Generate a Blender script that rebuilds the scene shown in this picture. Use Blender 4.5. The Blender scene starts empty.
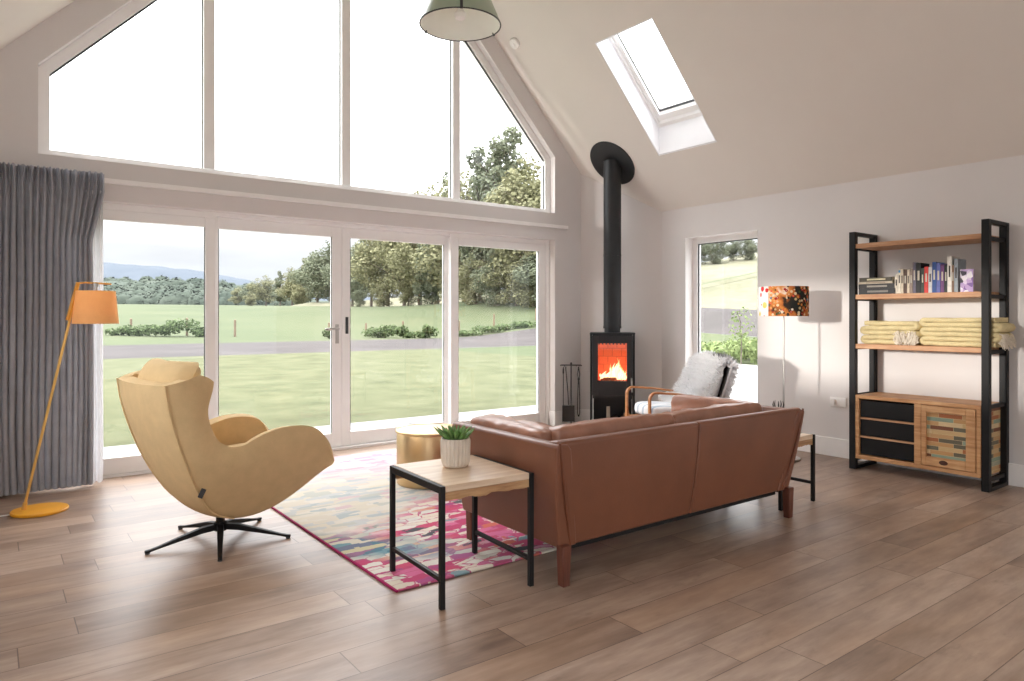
import bpy, math, random
from mathutils import Vector, Matrix, noise as mnoise
R = math.radians
PI = math.pi
scene = bpy.context.scene
COL = scene.collection
rnd = random.Random(7)

# ------------------------------------------------------------------ helpers
def lin(r, g, b):
    f = lambda c: (c / 255 / 12.92) if c <= 10 else (((c / 255) + 0.055) / 1.055) ** 2.4
    return (f(r), f(g), f(b), 1.0)

class MB:
    """collects shapes; build() links them as one mesh object"""
    def __init__(s):
        s.v = []; s.f = []
    def add(s, vs, fs, M=None):
        o = len(s.v)
        s.v += [tuple(M @ Vector(p)) if M else tuple(p) for p in vs]
        s.f += [tuple(i + o for i in q) for q in fs]
        return s
    def box(s, x0, x1, y0, y1, z0, z1, M=None):
        vs = [(x0,y0,z0),(x1,y0,z0),(x1,y1,z0),(x0,y1,z0),(x0,y0,z1),(x1,y0,z1),(x1,y1,z1),(x0,y1,z1)]
        return s.add(vs, [(0,3,2,1),(4,5,6,7),(0,1,5,4),(1,2,6,5),(2,3,7,6),(3,0,4,7)], M)
    def hexa(s, bot, top, M=None):
        return s.add(list(bot) + list(top), [(0,3,2,1),(4,5,6,7),(0,1,5,4),(1,2,6,5),(2,3,7,6),(3,0,4,7)], M)
    def prism(s, pts, axis, a, b, M=None):
        """polygon pts (2-D) extruded along axis from a to b"""
        def mk(p, t):
            if axis == 'x': return (t, p[0], p[1])
            if axis == 'y': return (p[0], t, p[1])
            return (p[0], p[1], t)
        n = len(pts)
        vs = [mk(p, a) for p in pts] + [mk(p, b) for p in pts]
        fs = [tuple(range(n))[::-1], tuple(range(n, 2*n))] + [(i, (i+1) % n, n + (i+1) % n, n + i) for i in range(n)]
        return s.add(vs, fs, M)
    def lathe(s, prof, c=(0,0,0), n=32, M=None, caps=True):
        """prof: list of (r,z)"""
        vs = []; fs = []
        for r, z in prof:
            for i in range(n):
                a = 2*PI*i/n
                vs.append((c[0] + r*math.cos(a), c[1] + r*math.sin(a), c[2] + z))
        for k in range(len(prof)-1):
            for i in range(n):
                j = (i+1) % n
                fs.append((k*n+i, k*n+j, (k+1)*n+j, (k+1)*n+i))
        if caps:
            if prof[0][0] > 1e-5: fs.append(tuple(range(n))[::-1])
            if prof[-1][0] > 1e-5: fs.append(tuple((len(prof)-1)*n + i for i in range(n)))
        return s.add(vs, fs, M)
    def tube(s, pts, r, n=8, M=None, closed=False):
        pts = [Vector(p) for p in pts]
        m = len(pts)
        rr = r if isinstance(r, (list, tuple)) else [r]*m
        vs = []; fs = []
        up = None
        for k in range(m):
            if closed: t = pts[(k+1) % m] - pts[(k-1) % m]
            else: t = pts[min(k+1, m-1)] - pts[max(k-1, 0)]
            t.normalize()
            if up is None:
                up = Vector((0,0,1)) if abs(t.z) < .9 else Vector((1,0,0))
            u = (up - t*up.dot(t)); u.normalize()
            w = t.cross(u); up = u
            for i in range(n):
                a = 2*PI*i/n
                vs.append(tuple(pts[k] + (u*math.cos(a) + w*math.sin(a))*rr[k]))
        for k in range(m if closed else m-1):
            kk = (k+1) % m
            for i in range(n):
                j = (i+1) % n
                fs.append((k*n+i, k*n+j, kk*n+j, kk*n+i))
        if not closed:
            fs.append(tuple(range(n))[::-1]); fs.append(tuple((m-1)*n+i for i in range(n)))
        return s.add(vs, fs, M)
    def cyl(s, p0, p1, r0, r1=None, n=16, M=None):
        return s.tube([p0, p1], [r0, r0 if r1 is None else r1], n, M)
    def cushion(s, c, h, e=4.0, n=10, amp=0.0, seed=0, freq=6.0, puff=0.0, M=None):
        """rounded pillow: superellipsoid of half sizes h, crumpled by noise"""
        vs = []; fs = []; idx = {}
        def pt(a):
            v = Vector(a)
            m = (abs(v.x)**e + abs(v.y)**e + abs(v.z)**e) ** (1.0/e)
            v = v / m
            q = Vector((v.x*h[0], v.y*h[1], v.z*h[2]))
            if puff:
                k = (1 - min(1, abs(v.x))**2) * (1 - min(1, abs(v.y))**2)
                q.z *= (1 - puff) + puff*k*1.6
            if amp:
                d = mnoise.noise(Vector((q.x*freq + seed*3.1, q.y*freq - seed, q.z*freq*1.3)))
                d += .6*(1 - 2*abs(mnoise.noise(Vector((q.x*freq*2.1 - seed, q.y*freq*1.2, q.z*freq*2 + seed)))))
                q += v.normalized()*d*amp
            return (c[0]+q.x, c[1]+q.y, c[2]+q.z)
        def vert(key):
            if key not in idx:
                idx[key] = len(vs); vs.append(pt([2*k/n - 1 for k in key]))
            return idx[key]
        for ax in range(3):
            for sd in (0, n):
                for i in range(n):
                    for j in range(n):
                        q = []
                        for (a, b) in ((i,j),(i+1,j),(i+1,j+1),(i,j+1)):
                            k = [0,0,0]; k[ax] = sd; k[(ax+1) % 3] = a; k[(ax+2) % 3] = b
                            q.append(vert(tuple(k)))
                        fs.append(tuple(q) if sd else tuple(q[::-1]))
        return s.add(vs, fs, M)
    def build(s, name, mat, parent=None, smooth=True, bevel=0, seg=2, sub=0, angle=40, loc=None):
        me = bpy.data.meshes.new(name)
        me.from_pydata(s.v, [], s.f); me.update()
        o = bpy.data.objects.new(name, me); COL.objects.link(o)
        me.materials.append(mat)
        if loc: o.location = loc
        if parent: o.parent = parent
        if smooth:
            me.polygons.foreach_set('use_smooth', [True]*len(me.polygons))
            try: me.set_sharp_from_angle(angle=R(angle))
            except Exception: pass
        if bevel:
            b = o.modifiers.new('Bevel', 'BEVEL'); b.width = bevel; b.segments = seg
            b.limit_method = 'ANGLE'; b.angle_limit = R(35)
        if sub:
            m = o.modifiers.new('Subdivision', 'SUBSURF'); m.levels = sub; m.render_levels = sub
        return o

def tag(o, label=None, cat=None, group=None, kind=None):
    if label: o['label'] = label
    if cat: o['category'] = cat
    if group: o['group'] = group
    if kind: o['kind'] = kind
    return o
def thing(name, label, cat, loc=(0,0,0), rotz=0, group=None):
    o = bpy.data.objects.new(name, None); COL.objects.link(o)
    o.empty_display_size = .1
    o.location = loc; o.rotation_euler = (0,0,rotz)
    return tag(o, label, cat, group)
def struct(o): o['kind'] = 'structure'; return o
def copy_tree(o, parent=None):
    c = o.copy(); COL.objects.link(c)
    if parent: c.parent = parent
    for ch in list(o.children): copy_tree(ch, c)
    return c

# ------------------------------------------------------------------ materials
class NT:
    def __init__(s, name):
        s.m = bpy.data.materials.new(name); s.m.use_nodes = True
        s.t = s.m.node_tree; s.n = s.t.nodes; s.l = s.t.links
        s.b = s.n['Principled BSDF']; s.out = s.n['Material Output']
    def node(s, typ, **kw):
        n = s.n.new(typ)
        for k, v in kw.items(): setattr(n, k, v)
        return n
    def link(s, a, b): s.l.new(a, b)
    def math(s, op, a, b=None):
        n = s.n.new('ShaderNodeMath'); n.operation = op
        for i, x in enumerate((a, b)):
            if x is None: continue
            if isinstance(x, (int, float)): n.inputs[i].default_value = x
            else: s.l.new(x, n.inputs[i])
        return n.outputs[0]
    def coord(s, scale=(1,1,1), kind='Object', rot=(0,0,0)):
        tc = s.n.new('ShaderNodeTexCoord'); mp = s.n.new('ShaderNodeMapping')
        mp.inputs['Scale'].default_value = scale; mp.inputs['Rotation'].default_value = rot
        s.l.new(tc.outputs[kind], mp.inputs['Vector']); return mp.outputs['Vector']
    def noise(s, vec, scale=5, detail=4, rough=.55, out='Fac'):
        n = s.n.new('ShaderNodeTexNoise'); n.inputs['Scale'].default_value = scale
        n.inputs['Detail'].default_value = detail; n.inputs['Roughness'].default_value = rough
        s.l.new(vec, n.inputs['Vector']); return n.outputs[out]
    def ramp(s, fac, stops, interp='LINEAR'):
        n = s.n.new('ShaderNodeValToRGB'); cr = n.color_ramp; cr.interpolation = interp
        while len(cr.elements) < len(stops): cr.elements.new(.5)
        for e, (p, c) in zip(cr.elements, stops):
            e.position = p; e.color = c
        s.l.new(fac, n.inputs['Fac']); return n.outputs['Color']
    def mix(s, fac, a, b, blend='MIX'):
        n = s.n.new('ShaderNodeMix'); n.data_type = 'RGBA'; n.blend_type = blend
        for i, x in ((0, fac), (6, a), (7, b)):
            if isinstance(x, (int, float, tuple)): n.inputs[i].default_value = x
            else: s.l.new(x, n.inputs[i])
        return n.outputs[2]
    def bump(s, h, strength=.3, dist=.01):
        n = s.n.new('ShaderNodeBump'); n.inputs['Strength'].default_value = strength
        n.inputs['Distance'].default_value = dist
        s.l.new(h, n.inputs['Height']); s.l.new(n.outputs['Normal'], s.b.inputs['Normal'])

def plain(name, col, rough=.6, metal=0, var=.06, scale=8, bump=0, bscale=60, spec=.5, stretch=(1,1,1), coat=0):
    m = NT(name); v = m.coord(stretch)
    d = tuple(max(0, c*(1-var*1.5)) for c in col[:3]) + (1,)
    e = tuple(min(1, c*(1+var)) for c in col[:3]) + (1,)
    m.link(m.ramp(m.noise(v, scale), [(.3, d), (.7, e)]), m.b.inputs['Base Color'])
    m.b.inputs['Roughness'].default_value = rough; m.b.inputs['Metallic'].default_value = metal
    m.b.inputs['Specular IOR Level'].default_value = spec
    if coat: m.b.inputs['Coat Weight'].default_value = coat
    if bump: m.bump(m.noise(v, bscale, 3), bump, .003)
    return m.m

def wood(name, a, b, c, grain=(1.5, 22, 22), rough=.55, bump=.15):
    m = NT(name); v = m.coord(grain)
    n1 = m.noise(v, 2.2, 6, .6); n2 = m.noise(m.coord((1,1,1)), 5, 3)
    f = m.math('ADD', m.math('MULTIPLY', n1, .7), m.math('MULTIPLY', n2, .35))
    m.link(m.ramp(f, [(.3, a), (.5, b), (.72, c)]), m.b.inputs['Base Color'])
    m.b.inputs['Roughness'].default_value = rough
    m.bump(n1, bump, .003); return m.m

def floor_material():
    m = NT('oak_plank_floor')
    tc = m.node('ShaderNodeTexCoord'); sp = m.node('ShaderNodeSeparateXYZ')
    m.link(tc.outputs['Object'], sp.inputs[0])
    x, y = sp.outputs[0], sp.outputs[1]
    ry = m.math('DIVIDE', y, .19); row = m.math('FLOOR', ry); fy = m.math('FRACT', ry)
    wn = m.node('ShaderNodeTexWhiteNoise', noise_dimensions='1D'); m.link(row, wn.inputs['W'])
    rx = m.math('DIVIDE', m.math('ADD', x, m.math('MULTIPLY', wn.outputs['Value'], 3.0)), 1.38)
    cell = m.math('FLOOR', rx); fx = m.math('FRACT', rx)
    cb = m.node('ShaderNodeCombineXYZ'); m.link(row, cb.inputs[0]); m.link(cell, cb.inputs[1])
    w2 = m.node('ShaderNodeTexWhiteNoise', noise_dimensions='3D'); m.link(cb.outputs[0], w2.inputs['Vector'])
    pid = w2.outputs['Value']
    mp = m.node('ShaderNodeMapping'); mp.inputs['Scale'].default_value = (1.6, 11, 1)
    ad = m.node('ShaderNodeVectorMath', operation='ADD'); sc = m.node('ShaderNodeVectorMath', operation='SCALE')
    m.link(w2.outputs['Color'], sc.inputs[0]); sc.inputs['Scale'].default_value = 40
    m.link(tc.outputs['Object'], ad.inputs[0]); m.link(sc.outputs[0], ad.inputs[1]); m.link(ad.outputs[0], mp.inputs['Vector'])
    g1 = m.noise(mp.outputs[0], 1.7, 7, .62)
    mp2 = m.node('ShaderNodeMapping'); mp2.inputs['Scale'].default_value = (.8, 2.2, 1)
    m.link(ad.outputs[0], mp2.inputs['Vector'])
    g2 = m.noise(mp2.outputs[0], 2.4, 4, .6)
    f = m.math('ADD', m.math('MULTIPLY', g1, .55), m.math('MULTIPLY', g2, .5))
    f = m.math('ADD', f, m.math('MULTIPLY', m.math('SUBTRACT', pid, .5), .22))
    c = m.ramp(f, [(.30, lin(112,93,81)), (.45, lin(139,117,102)), (.58, lin(160,138,122)), (.76, lin(185,164,147))])
    kn = m.noise(mp2.outputs[0], 5.5, 5, .72); kn2 = m.noise(mp2.outputs[0], 1.15, 2, .5)
    c = m.mix(m.math('MULTIPLY', m.ramp(kn, [(.58, (0,0,0,1)), (.72, (1,1,1,1))]), .38), c, lin(96,84,72))
    c = m.mix(m.math('MULTIPLY', m.ramp(kn2, [(.45, (0,0,0,1)), (.68, (1,1,1,1))]), .30), c, lin(176,140,108))
    def edge(t, w): return m.math('LESS_THAN', m.math('MINIMUM', t, m.math('SUBTRACT', 1.0, t)), w)
    gap = m.math('MAXIMUM', edge(fy, .011), edge(fx, .0016))
    c = m.mix(m.math('MULTIPLY', gap, .78), c, lin(82,62,52))
    m.link(c, m.b.inputs['Base Color'])
    rg = m.math('ADD', .27, m.math('MULTIPLY', g1, .16)); m.link(rg, m.b.inputs['Roughness'])
    m.bump(m.math('SUBTRACT', m.math('MULTIPLY', g1, .25), gap), .25, .002)
    return m.m

def glass_material(name='window_glass', tint=(1,1,1,1)):
    m = NT(name); m.n.remove(m.b)
    tr = m.node('ShaderNodeBsdfTransparent'); tr.inputs[0].default_value = tint
    gl = m.node('ShaderNodeBsdfGlossy'); gl.inputs['Roughness'].default_value = .02
    ge = m.node('ShaderNodeNewGeometry'); dt = m.node('ShaderNodeVectorMath', operation='DOT_PRODUCT')
    m.link(ge.outputs['Incoming'], dt.inputs[0]); m.link(ge.outputs['Normal'], dt.inputs[1])
    k = m.math('SUBTRACT', 1.0, m.math('ABSOLUTE', dt.outputs['Value']))
    fac = m.math('ADD', .03, m.math('MULTIPLY', m.math('POWER', k, 5.0), .6))
    mx = m.node('ShaderNodeMixShader')
    m.link(fac, mx.inputs[0]); m.link(tr.outputs[0], mx.inputs[1]); m.link(gl.outputs[0], mx.inputs[2])
    m.link(mx.outputs[0], m.out.inputs['Surface']); return m.m

def fabric(name, col, trans=0.0, bump=.25, scale=260, var=.08, rough=.85):
    m = NT(name); v = m.coord((1,1,1))
    n = m.noise(v, 14, 4); w = m.noise(v, scale, 2)
    d = tuple(c*(1-var) for c in col[:3]) + (1,); e = tuple(min(1,c*(1+var)) for c in col[:3]) + (1,)
    c = m.ramp(m.math('ADD', m.math('MULTIPLY', n, .5), m.math('MULTIPLY', w, .5)), [(.35, d), (.65, e)])
    m.link(c, m.b.inputs['Base Color']); m.b.inputs['Roughness'].default_value = rough
    m.b.inputs['Specular IOR Level'].default_value = .25
    m.bump(w, bump, .002)
    if trans:
        t = m.node('ShaderNodeBsdfTranslucent'); m.link(c, t.inputs[0])
        mx = m.node('ShaderNodeMixShader'); mx.inputs[0].default_value = trans
        m.link(m.b.outputs[0], mx.inputs[1]); m.link(t.outputs[0], mx.inputs[2])
        m.link(mx.outputs[0], m.out.inputs['Surface'])
    return m.m

def emit(name, col, s):
    m = NT(name); m.b.inputs['Emission Color'].default_value = col
    m.b.inputs['Emission Strength'].default_value = s; m.b.inputs['Base Color'].default_value = col
    return m.m

M = {}
M['wall'] = plain('matt_grey_wall_paint', lin(221,217,215), .9, var=.015, scale=2, spec=.2)
M['ceiling'] = plain('matt_ceiling_paint', lin(227,221,214), .9, var=.012, scale=2, spec=.2)
M['white'] = plain('white_gloss_paint', lin(244,242,240), .45, var=.015)
M['shaft'] = plain('white_reveal_paint', lin(246,247,250), .8, var=.01)
M['frame'] = plain('white_window_frame', lin(246,245,244), .4, var=.01)
M['gasket'] = plain('dark_gasket', lin(60,62,64), .6)
M['glass'] = glass_material()
M['floor'] = floor_material()
M['black'] = plain('black_powder_coat', lin(20,19,20), .5, var=.15, spec=.3)
M['blacksteel'] = plain('black_stove_steel', lin(40,41,43), .42, metal=.2, var=.12)
M['iron'] = plain('wrought_iron', lin(52,47,46), .55, metal=.3, var=.15)
M['chrome'] = plain('brushed_steel', lin(190,188,185), .3, metal=1, var=.05)
M['brass'] = plain('satin_brass', lin(214,184,140), .36, metal=1, var=.07, scale=4)
M['leather'] = plain('tan_leather', lin(124,78,57), .36, var=.10, scale=3, bump=.22, bscale=140, spec=.5)
M['leather_cushion'] = plain('creased_tan_leather', lin(166,118,95), .33, var=.14, scale=7, bump=.35, bscale=30, spec=.55)
M['piping'] = plain('dark_leather_piping', lin(112,64,42), .5, var=.1)
M['walnut'] = wood('walnut_leg', lin(74,36,24), lin(94,50,34), lin(116,66,46), (22,22,1.5))
M['mango'] = wood('mango_wood', lin(140,92,55), lin(186,136,90), lin(214,172,126), (22,1.6,22))
M['mango_x'] = wood('mango_wood_top', lin(192,160,132), lin(216,190,162), lin(234,214,190), (1.6,14,14), rough=.30)
M['bark'] = wood('bark_edge_wood', lin(120,84,56), lin(170,128,88), lin(204,168,124), (3,3,26), bump=.5)
M['shelf_wood'] = wood('reclaimed_shelf_wood', lin(150,100,68), lin(184,136,98), lin(206,166,128), (22,1.4,22))
M['armwood'] = wood('bent_honey_wood', lin(150,90,46), lin(186,122,70), lin(206,146,92), (3,22,22), rough=.35)
M['curtain'] = fabric('grey_curtain_cloth', lin(166,167,174), .2, var=.1)
M['lining'] = fabric('pale_curtain_lining', lin(222,221,223), .45, var=.05)
M['mustard'] = fabric('mustard_wool', lin(216,188,142), 0, .35, 320, .07)
M['throw'] = fabric('olive_yellow_throw', lin(206,190,146), 0, .5, 160, .12)
M['fringe'] = fabric('cream_fringe', lin(226,216,200), 0, .2)
M['yellow_metal'] = plain('yellow_lacquer', lin(226,158,36), .4, var=.05)
M['orange_shade'] = fabric('orange_lampshade_cloth', lin(252,214,158), .5, .15, 240, .05)
M['gold_tube'] = plain('gold_tube', lin(226,182,104), .35, metal=.5, var=.06)
M['green_enamel'] = plain('green_enamel', lin(166,182,162), .3, var=.05)
M['white_enamel'] = plain('white_enamel', lin(247,249,240), .35, var=.02)
M['plastic'] = plain('white_plastic', lin(240,238,235), .4, var=.01)
M['pot'] = plain('stoneware_pot', lin(216,205,190), .7, var=.06, bump=.2)
M['soil'] = plain('dark_soil', lin(60,46,36), .9, var=.3, scale=60)
M['succulent'] = plain('succulent_green', lin(112,152,84), .45, var=.3, scale=30)
M['log'] = wood('log_bark', lin(120,84,58), lin(168,126,90), lin(206,166,124), (10,10,10))
M['pages'] = plain('book_pages', lin(226,216,196), .8, var=.06, scale=60)

def rug_material():
    m = NT('abstract_rug'); v = m.coord((1,1,1))
    sp = m.node('ShaderNodeSeparateXYZ'); m.link(v, sp.inputs[0])
    # wobble so that the blocks have woven, ragged edges
    w = m.noise(v, 5, 4, .7, 'Color'); w2 = m.noise(v, 26, 3, .7, 'Color')
    a = m.node('ShaderNodeVectorMath', operation='SCALE'); m.link(w, a.inputs[0]); a.inputs['Scale'].default_value = .035
    a2 = m.node('ShaderNodeVectorMath', operation='SCALE'); m.link(w2, a2.inputs[0]); a2.inputs['Scale'].default_value = .022
    s = m.node('ShaderNodeVectorMath', operation='ADD'); m.link(v, s.inputs[0]); m.link(a.outputs[0], s.inputs[1])
    s2 = m.node('ShaderNodeVectorMath', operation='ADD'); m.link(s.outputs[0], s2.inputs[0]); m.link(a2.outputs[0], s2.inputs[1])
    s = s2
    br = m.node('ShaderNodeTexVoronoi', feature='F1'); br.distance = 'CHEBYCHEV'
    mp = m.node('ShaderNodeMapping'); mp.inputs['Scale'].default_value = (7.0, 19, 0)
    m.link(s.outputs[0], mp.inputs['Vector']); m.link(mp.outputs[0], br.inputs['Vector']); br.inputs['Scale'].default_value = 1.0
    br.inputs['Randomness'].default_value = .8
    cs = m.node('ShaderNodeSeparateColor'); m.link(br.outputs['Color'], cs.inputs[0])
    hot = m.ramp(cs.outputs[0], [(0, lin(206,40,110)), (.16, lin(228,104,156)), (.26, lin(244,232,212)), (.46, lin(216,58,110)),
        (.56, lin(234,160,184)), (.62, lin(242,238,226)), (.79, lin(226,104,84)), (.85, lin(130,164,172)), (.91, lin(180,60,134)), (.97, lin(56,66,76))], 'CONSTANT')
    edge = m.node('ShaderNodeTexVoronoi', feature='DISTANCE_TO_EDGE'); edge.inputs['Scale'].default_value = 1.0; edge.inputs['Randomness'].default_value = .8
    m.link(mp.outputs[0], edge.inputs['Vector'])
    hot = m.mix(m.math('LESS_THAN', edge.outputs['Distance'], .028), hot, lin(206,70,124))
    pale = m.ramp(cs.outputs[0], [(0, lin(238,233,218)), (.2, lin(232,224,204)), (.34, lin(206,214,216)), (.52, lin(242,236,222)),
        (.68, lin(176,196,202)), (.78, lin(236,228,204)), (.88, lin(226,196,204)), (.95, lin(200,206,196))], 'CONSTANT')
    blue = m.ramp(cs.outputs[0], [(0, lin(70,128,150)), (.25, lin(110,160,172)), (.42, lin(216,210,170)), (.6, lin(110,124,152)), (.72, lin(226,220,200)), (.9, lin(160,110,150))], 'CONSTANT')
    n = m.noise(v, 1.3, 5, .7)
    # bands run across the rug: hot near the sofa end, pale in the middle, a blue drift between them on the open side
    t = m.math('ADD', m.math('ADD', sp.outputs[1], m.math('MULTIPLY', sp.outputs[0], -.42)), m.math('MULTIPLY', m.math('SUBTRACT', n, .5), 1.1))
    k1 = m.ramp(t, [(.62, (1,1,1,1)), (.92, (0,0,0,1))])
    bl = m.math('ADD', m.math('ADD', sp.outputs[1], m.math('MULTIPLY', sp.outputs[0], .9)), m.math('MULTIPLY', m.math('SUBTRACT', n, .5), .9))
    d = m.math('ABSOLUTE', m.math('SUBTRACT', bl, .78))
    k2 = m.ramp(d, [(.10, (1,1,1,1)), (.34, (0,0,0,1))])
    k3 = m.ramp(sp.outputs[0], [(.25, (1,1,1,1)), (.75, (0,0,0,1))])
    soft = m.noise(v, 9, 5, .65, 'Color')
    pale = m.mix(.25, pale, lin(226,222,210))
    c = m.mix(k1, pale, hot)
    c = m.mix(m.math('MULTIPLY', k2, k3), c, blue)
    n3 = m.noise(v, 1.1, 3)
    far = m.ramp(m.math('ADD', sp.outputs[1], m.math('MULTIPLY', n3, .6)), [(2.1, (0,0,0,1)), (2.1, (0,0,0,1))])
    mm = m.node('ShaderNodeMapRange'); m.link(m.math('ADD', sp.outputs[1], m.math('MULTIPLY', n3, .8)), mm.inputs[0])
    mm.inputs[1].default_value = 2.3; mm.inputs[2].default_value = 3.0
    rose = m.ramp(cs.outputs[1], [(0, lin(236,214,214)), (.3, lin(226,190,202)), (.5, lin(236,230,222)), (.75, lin(204,204,214)), (.9, lin(226,172,192))], 'CONSTANT')
    c = m.mix(mm.outputs[0], c, rose)
    nf = m.noise(v, 300, 2)
    c = m.mix(m.math('MULTIPLY', nf, .35), c, m.mix(.5, c, lin(250,246,236)))
    c = m.mix(1.0, c, (.76,.75,.76,1), 'MULTIPLY')
    m.link(c, m.b.inputs['Base Color']); m.b.inputs['Roughness'].default_value = .95
    m.b.inputs['Specular IOR Level'].default_value = .1
    m.bump(nf, .5, .006); return m.m
M['rug'] = rug_material()
M['rug_edge'] = fabric('magenta_rug_binding', lin(150,28,84), 0, .4, 200, .15)

def patchwork():
    m = NT('reclaimed_painted_planks'); v = m.coord((1,1,1))
    sp = m.node('ShaderNodeSeparateXYZ'); m.link(v, sp.inputs[0])
    cb = m.node('ShaderNodeCombineXYZ')
    m.link(m.math('ADD', sp.outputs[1], sp.outputs[0]), cb.inputs[0]); m.link(sp.outputs[2], cb.inputs[1])
    br = m.node('ShaderNodeTexBrick'); m.link(cb.outputs[0], br.inputs['Vector'])
    br.inputs['Scale'].default_value = 1; br.inputs['Brick Width'].default_value = .16; br.inputs['Row Height'].default_value = .031
    br.inputs['Mortar Size'].default_value = .0012; br.offset = .37; br.squash = 1.5; br.squash_frequency = 3
    br.inputs['Color1'].default_value = (0,0,0,1); br.inputs['Color2'].default_value = (1,1,1,1); br.inputs['Mortar'].default_value = (.5,.5,.5,1)
    f = m.math('FRACT', m.math('MULTIPLY', br.outputs['Color'], 1.0))
    c = m.ramp(br.outputs['Color'], [(0, lin(206,164,112)), (.16, lin(140,168,146)), (.25, lin(214,184,132)), (.42, lin(120,70,46)),
        (.5, lin(228,204,158)), (.62, lin(178,104,60)), (.74, lin(206,160,104)), (.84, lin(96,100,84)), (.92, lin(168,176,152))], 'CONSTANT')
    g = m.noise(m.coord((6,6,60)), 3, 5, .7)
    c = m.mix(m.math('MULTIPLY', g, .5), c, lin(120,84,58))
    m.link(c, m.b.inputs['Base Color']); m.b.inputs['Roughness'].default_value = .6
    m.bump(g, .3, .003); return m.m
M['patch'] = patchwork()

def floral():
    m = NT('floral_print_lampshade'); v = m.coord((1,1,1))
    v1 = m.node('ShaderNodeTexVoronoi'); v1.inputs['Scale'].default_value = 33; m.link(v, v1.inputs['Vector'])
    cs = m.node('ShaderNodeSeparateColor'); m.link(v1.outputs['Color'], cs.inputs[0])
    c = m.ramp(cs.outputs[0], [(0, lin(44,40,34)), (.17, lin(226,150,66)), (.36, lin(244,226,190)), (.52, lin(180,38,36)), (.62, lin(214,190,140)),
        (.72, lin(70,92,52)), (.82, lin(232,96,76)), (.9, lin(250,240,224)), (.96, lin(90,130,150))], 'CONSTANT')
    core = m.ramp(v1.outputs['Distance'], [(.008, lin(60,36,26)), (.016, lin(240,220,170)), (.03, lin(240,220,170))])
    c = m.mix(m.math('LESS_THAN', v1.outputs['Distance'], .18), c, m.mix(.5, c, lin(250,232,190)))
    n = m.noise(v, 7, 3)
    bg = m.ramp(n, [(.36, lin(250,238,222)), (.43, lin(232,160,84)), (.52, lin(206,120,56)), (.58, lin(58,44,34)), (.66, lin(40,44,40))])
    c = m.mix(m.math('GREATER_THAN', v1.outputs['Distance'], .42), c, bg)
    sp = m.node('ShaderNodeSeparateXYZ'); m.link(v, sp.inputs[0])
    # lit side painted into the print: overexposed white ground, scattered red blossoms
    t = m.math('ADD', m.math('MULTIPLY', sp.outputs[0], -.75), m.math('MULTIPLY', sp.outputs[1], .66))
    v2 = m.node('ShaderNodeTexVoronoi'); v2.inputs['Scale'].default_value = 13; m.link(v, v2.inputs['Vector'])
    cs2 = m.node('ShaderNodeSeparateColor'); m.link(v2.outputs['Color'], cs2.inputs[0])
    fl = m.ramp(cs2.outputs[1], [(0, lin(216,52,56)), (.45, lin(232,120,120)), (.6, lin(120,170,180)), (.75, lin(226,210,120)), (.85, lin(214,60,60))], 'CONSTANT')
    lightside = m.mix(m.math('LESS_THAN', v2.outputs['Distance'], .36), lin(248,244,240), fl)
    c = m.mix(m.math('GREATER_THAN', t, .165), c, lightside)
    m.link(c, m.b.inputs['Base Color']); m.b.inputs['Roughness'].default_value = .8
    tl = m.node('ShaderNodeBsdfTranslucent'); m.link(c, tl.inputs[0])
    mx = m.node('ShaderNodeMixShader'); mx.inputs[0].default_value = .3
    m.link(m.b.outputs[0], mx.inputs[1]); m.link(tl.outputs[0], mx.inputs[2]); m.link(mx.outputs[0], m.out.inputs['Surface'])
    return m.m
M['floral'] = floral()

def stripes():
    m = NT('striped_seat_cloth'); v = m.coord((1,1,1))
    sp = m.node('ShaderNodeSeparateXYZ'); m.link(v, sp.inputs[0])
    f = m.math('FRACT', m.math('MULTIPLY', sp.outputs[1], 9.0))
    c = m.ramp(f, [(0, lin(232,234,236)), (.45, lin(232,234,236)), (.5, lin(150,172,192)), (.62, lin(206,216,224)), (.7, lin(126,150,176)), (.8, lin(232,234,236))])
    m.link(c, m.b.inputs['Base Color']); m.b.inputs['Roughness'].default_value = .9
    return m.m
M['stripe'] = stripes()

def fur_material():
    m = NT('sheepskin_fleece'); v = m.coord((1,1,1))
    sp = m.node('ShaderNodeSeparateXYZ'); m.link(v, sp.inputs[0])
    n = m.noise(v, 5, 3)
    t = m.math('ADD', sp.outputs[1], m.math('MULTIPLY', m.math('SUBTRACT', n, .5), .25))
    d = m.math('ABSOLUTE', m.math('SUBTRACT', t, .13))
    c = m.ramp(d, [(.03, lin(52,48,48)), (.09, lin(150,148,148)), (.16, lin(240,240,242))])
    xm = m.math('LESS_THAN', sp.outputs[0], -.39)
    c = m.mix(xm, lin(246,246,246), c)
    n2 = m.noise(v, 40, 2)
    c = m.mix(m.math('MULTIPLY', n2, .25), c, lin(214,214,218))
    m.link(c, m.b.inputs['Base Color']); m.b.inputs['Roughness'].default_value = .9
    tl = m.node('ShaderNodeBsdfTranslucent'); m.link(c, tl.inputs[0])
    mx = m.node('ShaderNodeMixShader'); mx.inputs[0].default_value = .45
    m.link(m.b.outputs[0], mx.inputs[1]); m.link(tl.outputs[0], mx.inputs[2]); m.link(mx.outputs[0], m.out.inputs['Surface'])
    return m.m
M['fur'] = fur_material()

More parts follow.
